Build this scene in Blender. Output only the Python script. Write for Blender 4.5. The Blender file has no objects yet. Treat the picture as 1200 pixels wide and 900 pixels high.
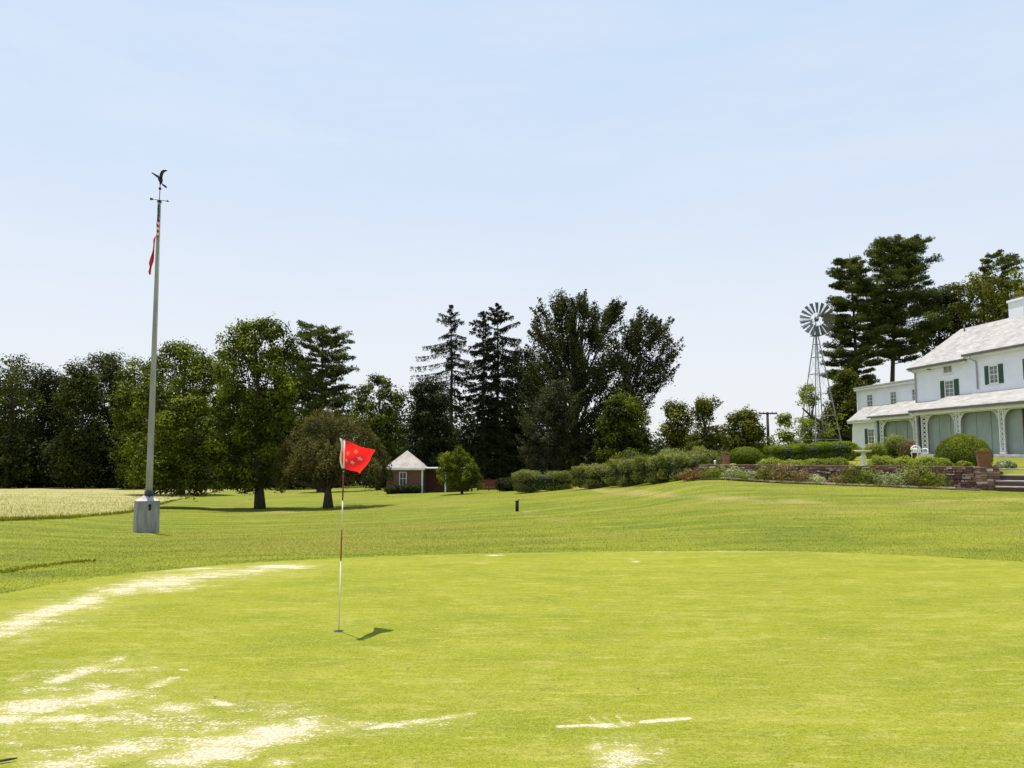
import bpy, math, random
import numpy as np
random.seed(7); RNG = np.random.default_rng(11)
R = math.radians
scene = bpy.context.scene
COL = scene.collection
CZ = 1.95
PITCH = math.atan(82/900); CP, SP = math.cos(PITCH), math.sin(PITCH)

# ---------- where a pixel of the photo lies at a given distance ----------
def at(px, py, Y):
    u = (px-600)/900; v = (450-py)/900
    d1 = CP-v*SP
    return np.array([u*Y/d1, Y, CZ+(SP+v*CP)*Y/d1])
def zat(py, Y): return at(600, py, Y)[2]
def on_flat(px, py, z=0.0):
    v = (450-py)/900
    t = (SP+v*CP)/(CP-v*SP)
    return at(px, py, (z-CZ)/t)
def proj(x, y, z):
    yc = y*CP+(z-CZ)*SP; zc = -y*SP+(z-CZ)*CP
    yc = np.maximum(yc, 1e-3)
    return 600+900*x/yc, 450-900*zc/yc

# ---------- terrain ----------
PROF = {
 -300:[(8,None,0),(12,None,0),(28,612),(110,572),(300,None,-5),(1200,None,-9),(4200,None,-10)],
    0:[(8,None,0),(11.5,None,0),(28,612),(110,572),(300,None,-5),(1200,None,-9),(4200,None,-10)],
  171:[(8,None,0),(13,None,0),(28,624),(50,594),(110,572),(300,None,-5),(1200,None,-9),(4200,None,-10)],
  303:[(8,None,0),(14.6,None,0),(30,620),(50,596.5),(110,572),(300,None,-5),(1200,None,-9),(4200,None,-10)],
  470:[(8,None,0),(15.2,None,0),(32,612),(70,578),(110,571),(300,None,-5),(1200,None,-9),(4200,None,-10)],
  606:[(8,None,0),(15.4,None,0),(35,599),(55,578),(90,572),(300,None,-4),(1200,None,-8),(4200,None,-9)],
  740:[(8,None,0),(15.4,None,0),(31,None,-.18),(46,570),(60,562),(90,560),(300,None,-3),(1200,None,-7),(4200,None,-8)],
  822:[(8,None,0),(15.3,None,0),(26,None,.12),(39,559),(60,545),(90,540),(300,None,0),(1200,None,-4),(4200,None,-4)],
  900:[(8,None,0),(15.1,None,0),(24,None,.18),(36,566),(60,552),(90,540),(300,None,0),(1200,None,-4),(4200,None,-4)],
 1000:[(8,None,0),(14.9,None,0),(23,None,.18),(34.5,569.5),(60,552),(90,540),(300,None,0),(1200,None,-4),(4200,None,-4)],
 1150:[(8,None,0),(14.4,None,0),(22,None,.15),(32.8,573),(60,552),(90,540),(300,None,0),(1200,None,-4),(4200,None,-4)],
 1500:[(8,None,0),(14.4,None,0),(22,None,.15),(32.8,573),(60,552),(90,540),(300,None,0),(1200,None,-4),(4200,None,-4)],
}
KTH = []; KR = []; KZ = []
for px in sorted(PROF):
    th = math.atan((px-600)/900); KTH.append(th)
    rs = []; zs = []
    for e in PROF[px]:
        z = e[2] if e[1] is None else zat(e[1], e[0])
        rs.append(e[0]/math.cos(th)); zs.append(z)
    KR.append(rs); KZ.append(zs)
KTH = np.array(KTH)
def _gz0(th, r):
    t = np.clip(th, KTH[0]+1e-6, KTH[-1]-1e-6)
    Z = np.stack([np.interp(r, KR[k], KZ[k]) for k in range(len(KTH))])
    i = np.clip(np.searchsorted(KTH, t)-1, 0, len(KTH)-2)
    f = (t-KTH[i])/(KTH[i+1]-KTH[i]); f = f*f*(3-2*f)*.5+f*.5
    n = np.arange(len(t))
    z = Z[i, n]*(1-f)+Z[i+1, n]*f
    back = np.clip((np.abs(th)-R(80))/R(90), 0, 1)
    return z*(1-back)+0*back
WA = at(822, 546, 40.2)[:2]; WB = at(1152, 548, 33.0)[:2]         # garden wall line
WD = (WB-WA)/np.linalg.norm(WB-WA); WN = np.array([-WD[1], WD[0]])  # WN points away from camera
if WN[1] < 0: WN = -WN
WTOP = 1.36
def gz_arr(x, y):
    x = np.atleast_1d(np.asarray(x, float)); y = np.atleast_1d(np.asarray(y, float))
    r = np.hypot(x, y); th = np.arctan2(x, y)
    z = 0
    for dr in (.95, 1, 1.05):
        for dt in (-R(1.5), 0, R(1.5)):
            z = z+_gz0(th+dt, r*dr)/9
    # garden terrace held by the stone wall
    s = (x-WA[0])*WD[0]+(y-WA[1])*WD[1]; n = (x-WA[0])*WN[0]+(y-WA[1])*WN[1]
    hi = 1.30+np.clip(n, 0, 12)/12*.5
    hi = hi+np.clip((n-12)/40, 0, 1)*.02
    k = np.clip((n+.02)/.22, 0, 1)*np.clip((s+1.2)/1.5, 0, 1)*np.clip((110-y)/60, 0, 1)
    return np.where(y > 5, z*(1-k)+np.maximum(hi, z)*k, z)
def gz(x, y): return float(gz_arr(x, y)[0])
def base(px, Y):
    x = (px-600)/900*Y*1.001/CP
    z = gz(x, Y)
    for _ in range(4):
        v = (SP*0+ (z-CZ)/Y)   # refine x for pitch
        yc = Y*CP+(z-CZ)*SP
        x = (px-600)/900*yc; z = gz(x, Y)
    return np.array([x, Y, z])

# ---------- object plumbing ----------
LOC = {}
def tag(o, label=None, cat=None, group=None, kind=None):
    if label: o['label'] = label
    if cat: o['category'] = cat
    if group: o['group'] = group
    if kind: o['kind'] = kind
    return o
def thing(name, loc, label, cat, group=None):
    o = bpy.data.objects.new(name, None); COL.objects.link(o)
    o.location = tuple(float(a) for a in loc); o.empty_display_size = .3
    LOC[o.name] = np.array(loc, float)
    return tag(o, label, cat, group)
def link_mesh(name, me, parent, loc):
    o = bpy.data.objects.new(name, me); COL.objects.link(o)
    if parent is not None:
        o.parent = parent; LOC[o.name] = LOC[parent.name]
    else:
        o.location = tuple(float(a) for a in loc); LOC[o.name] = np.array(loc, float)
    return o
class MB:
    def __init__(s): s.v = []; s.f = []; s.m = []; s.sm = []; s.a = []
    def add(s, vs, fs, m=0, smooth=False, a=0.5):
        n = len(s.v); s.v += [tuple(map(float, p)) for p in vs]
        s.a += [a]*len(vs)
        for f in fs: s.f.append(tuple(n+i for i in f)); s.m.append(m); s.sm.append(smooth)
    def obox(s, c, ax, ay, az, m=0, a=.5, taper=1.0):     # centre + half axes
        c, ax, ay, az = map(np.array, (c, ax, ay, az))
        vs = []
        for k, t in ((-1, 1), (1, taper)):
            for i, j in ((-1, -1), (1, -1), (1, 1), (-1, 1)): vs.append(c+ax*i*t+ay*j*t+az*k)
        s.add(vs, [(3,2,1,0),(4,5,6,7),(0,1,5,4),(1,2,6,5),(2,3,7,6),(3,0,4,7)], m, False, a)
    def box(s, lo, hi, m=0, a=.5):
        lo, hi = np.array(lo, float), np.array(hi, float); c = (lo+hi)/2; h = (hi-lo)/2
        s.obox(c, (h[0],0,0), (0,h[1],0), (0,0,h[2]), m, a)
    def bar(s, p, q, w, h=None, m=0):
        p, q = np.array(p, float), np.array(q, float); d = q-p; L = np.linalg.norm(d); d = d/L
        up = np.array([0,0,1.]) if abs(d[2]) < .9 else np.array([0,1.,0])
        sx = np.cross(d, up); sx /= np.linalg.norm(sx); sy = np.cross(sx, d)
        s.obox((p+q)/2, sx*w/2, sy*(h or w)/2, d*L/2, m)
    def tube(s, pts, rad, n=8, m=0, cap=True, a=.5, smooth=True):
        pts = [np.array(p, float) for p in pts]; vs = []; fs = []
        if not hasattr(rad, '__len__'): rad = [rad]*len(pts)
        d0 = pts[-1]-pts[0]
        ref = np.array([1.,0,0]) if abs(d0[0]) < .8*np.linalg.norm(d0) else np.array([0,1.,0])
        for i, p in enumerate(pts):
            d = pts[min(i+1, len(pts)-1)]-pts[max(i-1, 0)]; d = d/(np.linalg.norm(d)+1e-9)
            u = np.cross(d, ref); u /= np.linalg.norm(u)+1e-9; w = np.cross(d, u)
            for k in range(n):
                t = 2*math.pi*k/n; vs.append(p+rad[i]*(math.cos(t)*u+math.sin(t)*w))
        for i in range(len(pts)-1):
            for k in range(n):
                a0 = i*n+k; a1 = i*n+(k+1) % n; fs.append((a0, a1, a1+n, a0+n))
        if cap: fs.append(tuple(range(n-1, -1, -1))); fs.append(tuple(range((len(pts)-1)*n, len(pts)*n)))
        s.add(vs, fs, m, smooth, a)
    def ball(s, c, r, n=10, m=0, a=.5, ax=None):
        c = np.array(c, float); r = np.array(r if hasattr(r, '__len__') else (r, r, r), float); vs = []; fs = []
        k = n//2+1
        for i in range(k+1):
            ph = math.pi*i/k
            for j in range(n):
                t = 2*math.pi*j/n
                vs.append(c+r*np.array([math.sin(ph)*math.cos(t), math.sin(ph)*math.sin(t), math.cos(ph)]))
        for i in range(k):
            for j in range(n):
                a0 = i*n+j; a1 = i*n+(j+1) % n; fs.append((a0+n, a1+n, a1, a0))
        s.add(vs, fs, m, True, a)
    def prism(s, poly, d, m=0, a=.5):                       # polygon (3-D points) pushed along d
        n = len(poly); P0 = [np.array(p, float) for p in poly]; P1 = [p+np.array(d, float) for p in P0]
        s.add(P0+P1, [tuple(range(n))[::-1], tuple(range(n, 2*n))]+[(i, (i+1) % n, n+(i+1) % n, n+i) for i in range(n)], m, False, a)
    def build(s, name, mats, parent=None, loc=(0,0,0), bevel=0):
        off = LOC[parent.name] if parent is not None else np.array(loc, float)
        me = bpy.data.meshes.new(name)
        V = (np.array(s.v)-off)
        me.from_pydata(V.tolist(), [], s.f)
        if not isinstance(mats, (list, tuple)): mats = [mats]
        for m in mats: me.materials.append(m)
        me.polygons.foreach_set('material_index', s.m)
        me.polygons.foreach_set('use_smooth', s.sm)
        at_ = me.attributes.new('var', 'FLOAT', 'POINT'); at_.data.foreach_set('value', np.array(s.a, np.float32))
        me.update()
        o = link_mesh(name, me, parent, loc)
        if bevel:
            b = o.modifiers.new('bevel', 'BEVEL'); b.width = bevel; b.segments = 2; b.limit_method = 'ANGLE'
        return o
def big_mesh(name, V, F, mats, parent=None, loc=(0,0,0), attrs=None, midx=None, smooth=False):
    """V (n,3), F (m,k) numpy arrays"""
    off = LOC[parent.name] if parent is not None else np.array(loc, float)
    me = bpy.data.meshes.new(name); k = F.shape[1]
    me.vertices.add(len(V)); me.vertices.foreach_set('co', (V-off).astype(np.float32).ravel())
    me.loops.add(F.size); me.loops.foreach_set('vertex_index', F.astype(np.int32).ravel())
    me.polygons.add(len(F)); me.polygons.foreach_set('loop_start', np.arange(0, F.size, k, dtype=np.int32))
    if not isinstance(mats, (list, tuple)): mats = [mats]
    for m in mats: me.materials.append(m)
    if midx is not None: me.polygons.foreach_set('material_index', midx.astype(np.int32))
    me.polygons.foreach_set('use_smooth', np.full(len(F), smooth))
    for an, av in (attrs or {}).items():
        a_ = me.attributes.new(an, 'FLOAT', 'POINT'); a_.data.foreach_set('value', av.astype(np.float32))
    me.update(calc_edges=True)
    return link_mesh(name, me, parent, loc)

# ---------- materials ----------
def mat(name):
    m = bpy.data.materials.new(name); m.use_nodes = True
    nt = m.node_tree; b = nt.nodes['Principled BSDF']
    return m, nt, b
def N(nt, t, **kw):
    n = nt.nodes.new(t)
    for k, v in kw.items():
        if k in n.inputs: n.inputs[k].default_value = v
        else: setattr(n, k, v)
    return n
def mixc(nt, fac, a, b):
    m = nt.nodes.new('ShaderNodeMix'); m.data_type = 'RGBA'
    for s, v in ((0, fac), (6, a), (7, b)):
        if hasattr(v, 'is_output') or isinstance(v, bpy.types.NodeSocket): nt.links.new(v, m.inputs[s])
        elif s == 0: m.inputs[0].default_value = v
        else: m.inputs[s].default_value = (*v, 1)
    return m.outputs[2]
def math_(nt, op, a, b=None, c=None, clamp=False):
    m = nt.nodes.new('ShaderNodeMath'); m.operation = op; m.use_clamp = clamp
    for i, v in enumerate((a, b, c)):
        if v is None: continue
        if isinstance(v, bpy.types.NodeSocket): nt.links.new(v, m.inputs[i])
        else: m.inputs[i].default_value = v
    return m.outputs[0]
def noise(nt, scale, detail=4, rough=.6, vec=None, stretch=None):
    n = nt.nodes.new('ShaderNodeTexNoise'); n.inputs['Scale'].default_value = scale
    n.inputs['Detail'].default_value = detail; n.inputs['Roughness'].default_value = rough
    if vec is None: vec = nt.nodes.new('ShaderNodeNewGeometry').outputs['Position']
    if stretch:
        mp = nt.nodes.new('ShaderNodeMapping'); mp.inputs['Scale'].default_value = stretch[:3]
        if len(stretch) > 3: mp.inputs['Rotation'].default_value = (0, 0, stretch[3])
        nt.links.new(vec, mp.inputs[0]); vec = mp.outputs[0]
    nt.links.new(vec, n.inputs['Vector'])
    return n.outputs['Fac']
def ramp(nt, fac, lo, hi):
    m = nt.nodes.new('ShaderNodeMapRange'); m.interpolation_type = 'SMOOTHSTEP'
    m.inputs[1].default_value = lo; m.inputs[2].default_value = hi
    nt.links.new(fac, m.inputs[0]); return m.outputs[0]
def bump(nt, b, h, strength=.3, dist=.02):
    n = nt.nodes.new('ShaderNodeBump'); n.inputs['Strength'].default_value = strength; n.inputs['Distance'].default_value = dist
    nt.links.new(h, n.inputs['Height']); nt.links.new(n.outputs[0], b.inputs['Normal'])
def attr(nt, name):
    n = nt.nodes.new('ShaderNodeAttribute'); n.attribute_name = name; return n.outputs['Fac']

def simple(name, c1, c2=None, scale=3, rough=.7, metal=0, bmp=.15, bdist=.01, detail=5, stretch=None, spec=.4):
    m, nt, b = mat(name)
    c2 = c2 or tuple(x*.75 for x in c1)
    f = noise(nt, scale, detail, .65, stretch=stretch)
    nt.links.new(mixc(nt, ramp(nt, f, .32, .68), c2, c1), b.inputs['Base Color'])
    b.inputs['Roughness'].default_value = rough; b.inputs['Metallic'].default_value = metal
    b.inputs['Specular IOR Level'].default_value = spec
    if bmp: bump(nt, b, f, bmp, bdist)
    return m
def leafmat(name, dark, light, trans=.3, rough=.7, spec=.08):
    m, nt, b = mat(name)
    v = attr(nt, 'var')
    big = noise(nt, .55, 2, .5)
    v2 = math_(nt, 'ADD', math_(nt, 'MULTIPLY', v, .7), math_(nt, 'MULTIPLY', ramp(nt, big, .35, .65), .3))
    col = mixc(nt, v2, dark, light)
    nt.links.new(col, b.inputs['Base Color'])
    b.inputs['Roughness'].default_value = rough; b.inputs['Specular IOR Level'].default_value = spec
    tr = nt.nodes.new('ShaderNodeBsdfTranslucent')
    tc = mixc(nt, v2, tuple(min(1, a*b_) for a, b_ in zip(dark, (1.5, 1.7, .6))), tuple(min(1, a*b_) for a, b_ in zip(light, (1.5, 1.7, .6))))
    nt.links.new(tc, tr.inputs[0])
    mx = nt.nodes.new('ShaderNodeMixShader'); mx.inputs[0].default_value = trans
    nt.links.new(b.outputs[0], mx.inputs[1]); nt.links.new(tr.outputs[0], mx.inputs[2])
    nt.links.new(mx.outputs[0], nt.nodes['Material Output'].inputs[0])
    return m

M = {}
M['bark'] = simple('bark', (.09,.075,.055), (.035,.028,.02), 6, .9, bmp=.8, bdist=.05, stretch=(3,3,.6))
M['leaf_oak'] = leafmat('leaf_oak', (.007,.013,.002), (.20,.235,.012), .14)
M['leaf_wood'] = leafmat('leaf_wood', (.006,.010,.003), (.120,.138,.018), .14)
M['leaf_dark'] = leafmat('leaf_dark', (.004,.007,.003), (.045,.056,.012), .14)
M['leaf_pine'] = leafmat('leaf_pine', (.006,.012,.004), (.135,.160,.030), .15)
M['leaf_spruce'] = leafmat('leaf_spruce', (.005,.008,.004), (.048,.056,.018), .12)
M['leaf_beech'] = leafmat('leaf_beech', (.006,.008,.003), (.090,.098,.026), .2)
M['leaf_silver'] = leafmat('leaf_silver', (.010,.012,.005), (.105,.105,.055), .2)
M['leaf_cherry'] = leafmat('leaf_cherry', (.012,.012,.004), (.135,.118,.028), .25)
M['leaf_olive'] = leafmat('leaf_olive', (.014,.018,.003), (.21,.215,.022), .3)
M['leaf_bright'] = leafmat('leaf_bright', (.022,.036,.004), (.24,.26,.02), .35)
M['leaf_box'] = leafmat('leaf_box', (.014,.026,.003), (.19,.235,.012), .2)
M['leaf_garden'] = leafmat('leaf_garden', (.035,.055,.008), (.30,.33,.045), .3)
M['leaf_bronze'] = leafmat('leaf_bronze', (.06,.045,.02), (.28,.21,.09), .3)
M['leaf_pale'] = leafmat('leaf_pale', (.10,.13,.06), (.46,.47,.28), .3)
M['leaf_hedge'] = leafmat('leaf_hedge', (.03,.034,.010), (.24,.25,.07), .25)
M['petal'] = simple('petal', (.6,.05,.03), (.45,.03,.03), 20, .6, bmp=0)
M['blossom'] = simple('pale_pink_blossom', (.62,.45,.40), (.45,.32,.28), 20, .7, bmp=0)
M['core'] = simple('foliage_shade_core', (.020,.032,.006), (.008,.014,.003), 8, .9, bmp=.6, bdist=.05)  # dark filler colour stands for the shade inside bushes
M['white'] = simple('white_paint', (.78,.79,.80), (.66,.68,.70), 1.2, .55, bmp=.05)
def clapboard():
    m, nt, b = mat('white_clapboard')
    pos = nt.nodes.new('ShaderNodeNewGeometry').outputs['Position']
    sep = nt.nodes.new('ShaderNodeSeparateXYZ'); nt.links.new(pos, sep.inputs[0])
    saw = math_(nt, 'FRACT', math_(nt, 'MULTIPLY', sep.outputs[2], 6.2))
    f = noise(nt, .8, 4)
    c = mixc(nt, ramp(nt, f, .3, .7), (.74,.75,.81), (.84,.845,.91))
    nt.links.new(c, b.inputs['Base Color'])
    b.inputs['Roughness'].default_value = .6
    bump(nt, b, math_(nt, 'SUBTRACT', 1.0, saw), .9, .02)
    return m
M['clap'] = clapboard()
M['stucco'] = simple('white_stucco', (.84,.845,.92), (.78,.785,.86), 1.0, .7, bmp=.15)
def roofmat(name, light, dark, rows=5.0):
    m, nt, b = mat(name)
    f = noise(nt, 1.1, 5, .7); g = noise(nt, 7, 3, .7)
    br = nt.nodes.new('ShaderNodeTexVoronoi'); br.inputs['Scale'].default_value = 4.5
    pos = nt.nodes.new('ShaderNodeNewGeometry').outputs['Position']; mp = nt.nodes.new('ShaderNodeMapping')
    mp.inputs['Scale'].default_value = (1.6, .55, 1.6); nt.links.new(pos, mp.inputs[0]); nt.links.new(mp.outputs[0], br.inputs['Vector'])
    sepc = nt.nodes.new('ShaderNodeSeparateColor'); nt.links.new(br.outputs['Color'], sepc.inputs[0])
    k = math_(nt, 'ADD', math_(nt, 'MULTIPLY', sepc.outputs[0], .45), math_(nt, 'MULTIPLY', ramp(nt, f, .3, .7), .55))
    c = mixc(nt, k, dark, light)
    c = mixc(nt, ramp(nt, g, .62, .74), c, tuple(x*.62 for x in dark))
    nt.links.new(c, b.inputs['Base Color']); b.inputs['Roughness'].default_value = .8
    sp = nt.nodes.new('ShaderNodeSeparateXYZ'); nt.links.new(pos, sp.inputs[0])
    saw = math_(nt, 'FRACT', math_(nt, 'MULTIPLY', sp.outputs[2], rows*1.6))
    bump(nt, b, math_(nt, 'ADD', math_(nt, 'SUBTRACT', 1.0, saw), sepc.outputs[0]), .8, .025)
    return m
M['roof'] = roofmat('weathered_shingle', (.36,.345,.33), (.17,.163,.155))
M['roof_brown'] = roofmat('brown_shingle', (.40,.365,.33), (.20,.17,.15))
M['shutter'] = simple('green_shutter', (.045,.095,.065), (.035,.075,.05), 2, .5, bmp=0)
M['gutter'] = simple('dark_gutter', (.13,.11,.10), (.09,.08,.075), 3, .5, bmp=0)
M['pipe'] = simple('grey_pipe', (.40,.41,.43), (.3,.31,.33), 3, .5, bmp=0)
def glassmat(name, c, rough=.08):
    m, nt, b = mat(name)
    f = noise(nt, 1.5, 2)
    nt.links.new(mixc(nt, ramp(nt, f, .4, .6), c, tuple(x*1.6 for x in c)), b.inputs['Base Color'])
    b.inputs['Roughness'].default_value = rough; b.inputs['Specular IOR Level'].default_value = .6
    return m
M['pane'] = glassmat('window_pane', (.16,.17,.15), .12)
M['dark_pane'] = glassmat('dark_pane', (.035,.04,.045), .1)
def curtain():
    m, nt, b = mat('sage_blind')
    pos = nt.nodes.new('ShaderNodeNewGeometry').outputs['Position']
    sep = nt.nodes.new('ShaderNodeSeparateXYZ'); nt.links.new(pos, sep.inputs[0])
    w = math_(nt, 'SINE', math_(nt, 'MULTIPLY', sep.outputs[2], 62.0))
    f = noise(nt, .9, 3)
    c = mixc(nt, ramp(nt, f, .3, .7), (.27,.31,.30), (.34,.385,.37))
    c2 = mixc(nt, math_(nt, 'MULTIPLY_ADD', w, .12, .12), c, (.21,.245,.235))
    nt.links.new(c2, b.inputs['Base Color']); b.inputs['Roughness'].default_value = .35
    return m
M['curtain'] = curtain()
def lace():
    m, nt, b = mat('iron_lace')
    pos = nt.nodes.new('ShaderNodeNewGeometry').outputs['Position']
    v = nt.nodes.new('ShaderNodeTexVoronoi'); v.feature = 'DISTANCE_TO_EDGE'; v.inputs['Scale'].default_value = 7.5
    nt.links.new(pos, v.inputs['Vector'])
    a = ramp(nt, v.outputs['Distance'], .16, .10)
    m_ = nt.nodes.new('ShaderNodeMapRange'); 
    b.inputs['Base Color'].default_value = (.78,.79,.81,1)
    tr = nt.nodes.new('ShaderNodeBsdfTransparent'); mx = nt.nodes.new('ShaderNodeMixShader')
    inv = math_(nt, 'LESS_THAN', v.outputs['Distance'], .125)
    nt.nodes.remove(m_)
    nt.links.new(inv, mx.inputs[0]); nt.links.new(tr.outputs[0], mx.inputs[1]); nt.links.new(b.outputs[0], mx.inputs[2])
    nt.links.new(mx.outputs[0], nt.nodes['Material Output'].inputs[0])
    return m
M['lace'] = lace()
def brick():
    m, nt, b = mat('red_brick')
    t = nt.nodes.new('ShaderNodeTexBrick'); t.inputs['Scale'].default_value = 1
    t.inputs['Brick Width'].default_value = .22; t.inputs['Row Height'].default_value = .075; t.inputs['Mortar Size'].default_value = .008
    t.inputs['Color1'].default_value = (.17,.06,.045,1); t.inputs['Color2'].default_value = (.11,.04,.032,1); t.inputs['Mortar'].default_value = (.18,.13,.11,1)
    pos = nt.nodes.new('ShaderNodeNewGeometry').outputs['Position']
    sp = nt.nodes.new('ShaderNodeSeparateXYZ'); nt.links.new(pos, sp.inputs[0])
    cb = nt.nodes.new('ShaderNodeCombineXYZ')
    nt.links.new(math_(nt, 'ADD', sp.outputs[0], sp.outputs[1]), cb.inputs[0]); nt.links.new(sp.outputs[2], cb.inputs[1])
    nt.links.new(cb.outputs[0], t.inputs['Vector'])
    nt.links.new(t.outputs['Color'], b.inputs['Base Color']); b.inputs['Roughness'].default_value = .85
    return m
M['brick'] = brick()
M['maroon'] = simple('maroon_board', (.10,.028,.025), (.06,.018,.018), 2, .7, stretch=(6,6,1))
M['maroon_fence'] = simple('faded_red_board', (.22,.07,.055), (.13,.04,.035), 3, .8)
M['concrete'] = simple('concrete', (.31,.31,.305), (.19,.195,.20), 2.2, .85, bmp=.3, stretch=(4,4,.8))
M['concrete_top'] = simple('pale_concrete_cap', (.42,.385,.39), (.32,.295,.30), 4, .8)
M['pole'] = simple('weathered_pole_paint', (.34,.335,.315), (.25,.245,.235), 2.5, .6, bmp=.05, stretch=(3,3,.5))
M['navy_metal'] = simple('dark_blue_collar', (.05,.055,.10), (.03,.035,.07), 5, .45, .3)
M['iron'] = simple('black_iron', (.02,.02,.022), (.012,.012,.014), 6, .5, .4)
M['galv'] = simple('galvanised_steel', (.30,.31,.33), (.20,.21,.22), 4, .45, .5)
M['galv_dark'] = simple('galvanised_blade', (.14,.15,.165), (.09,.095,.11), 3, .5, .4)
M['pin_white'] = simple('pin_white', (.75,.74,.68), (.62,.61,.56), 9, .4, bmp=0)
M['pin_red'] = simple('pin_red', (.20,.012,.015), (.13,.01,.012), 9, .4, bmp=0)
M['stone_slab'] = simple('bluestone_slab', (.42,.41,.40), (.28,.27,.27), 3, .8)
M['wood_pole'] = simple('creosote_pole', (.07,.055,.045), (.04,.03,.025), 4, .9)
M['planter'] = simple('brown_planter_wood', (.24,.115,.06), (.14,.065,.035), 5, .75, stretch=(1,1,7))
M['clay'] = simple('clay_planter', (.33,.15,.10), (.24,.11,.07), 6, .8)
M['wpaint'] = simple('white_garden_paint', (.82,.82,.80), (.70,.71,.70), 5, .5, bmp=0)
M['soil'] = simple('dark_soil', (.06,.042,.03), (.03,.02,.015), 8, .95, bmp=.6)
def stonemat():
    m, nt, b = mat('fieldstone')
    v = attr(nt, 'var'); cr = nt.nodes.new('ShaderNodeValToRGB'); nt.links.new(v, cr.inputs[0])
    e = cr.color_ramp.elements; e[0].color = (.075,.038,.03,1); e[1].color = (.62,.49,.42,1); e[1].position = 1
    for p, c in ((.35,(.17,.085,.062,1)),(.6,(.27,.155,.115,1)),(.82,(.40,.27,.21,1))):
        x = e.new(p); x.color = c
    f = noise(nt, 14, 4, .7)
    c = mixc(nt, math_(nt, 'MULTIPLY', ramp(nt, f, .4, .7), .5), cr.outputs[0], (.08,.06,.05))
    nt.links.new(c, b.inputs['Base Color']); b.inputs['Roughness'].default_value = .9
    bump(nt, b, f, .5, .02); return m
M['stone'] = stonemat()

def lawnmat():
    m, nt, b = mat('rough_lawn')
    big = noise(nt, .09, 4, .6, stretch=(1,1.6,1,.3)); mid = noise(nt, .45, 6, .72, stretch=(.5,1.8,1)); fine = noise(nt, 9, 5, .75); vf = noise(nt, 38, 3, .7)
    c = mixc(nt, ramp(nt, mid, .35, .65), (.085,.112,.004), (.185,.198,.008))
    c = mixc(nt, math_(nt, 'MULTIPLY', ramp(nt, big, .46, .64), .75), c, (.19,.17,.022))
    dry = attr(nt, 'dry')
    dm = ramp(nt, math_(nt, 'ADD', dry, math_(nt, 'MULTIPLY', math_(nt, 'SUBTRACT', noise(nt, 1.1, 5, .7, stretch=(.5,1.3,1)), .5), 1.6)), .35, .9)
    c = mixc(nt, math_(nt, 'MULTIPLY', dm, .75), c, (.29,.225,.08))
    wave = nt.nodes.new('ShaderNodeTexWave'); wave.inputs['Scale'].default_value = .16; wave.inputs['Distortion'].default_value = 1.5; wave.inputs['Detail'].default_value = 2
    mp = nt.nodes.new('ShaderNodeMapping'); mp.inputs['Rotation'].default_value = (0,0,R(68))
    nt.links.new(nt.nodes.new('ShaderNodeNewGeometry').outputs['Position'], mp.inputs[0]); nt.links.new(mp.outputs[0], wave.inputs['Vector'])
    c = mixc(nt, math_(nt, 'MULTIPLY', wave.outputs['Fac'], .38), c, (.105,.135,.006))
    c = mixc(nt, math_(nt, 'MULTIPLY', ramp(nt, fine, .5, .72), .3), c, (.090,.110,.007))
    c = mixc(nt, math_(nt, 'MULTIPLY', ramp(nt, vf, .52, .75), .45), c, (.20,.20,.028))
    nt.links.new(c, b.inputs['Base Color']); b.inputs['Roughness'].default_value = .8; b.inputs['Specular IOR Level'].default_value = .15
    bump(nt, b, math_(nt, 'ADD', fine, math_(nt, 'MULTIPLY', vf, .6)), .5, .04)
    return m
M['lawn'] = lawnmat()
def haymat():
    m, nt, b = mat('hay_field')
    mid = noise(nt, .35, 5, .7, stretch=(.35,1.5,1)); fine = noise(nt, 4, 5, .8); vf = noise(nt, 18, 3, .7)
    c = mixc(nt, ramp(nt, mid, .35, .65), (.24,.24,.075), (.37,.33,.14))
    c = mixc(nt, math_(nt, 'MULTIPLY', ramp(nt, fine, .48, .7), .5), c, (.16,.17,.05))
    c = mixc(nt, math_(nt, 'MULTIPLY', ramp(nt, vf, .55, .75), .5), c, (.50,.44,.27))
    nt.links.new(c, b.inputs['Base Color']); b.inputs['Roughness'].default_value = .85; b.inputs['Specular IOR Level'].default_value = .15
    bump(nt, b, math_(nt, 'ADD', fine, vf), .8, .1); return m
M['hay'] = haymat()
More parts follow.
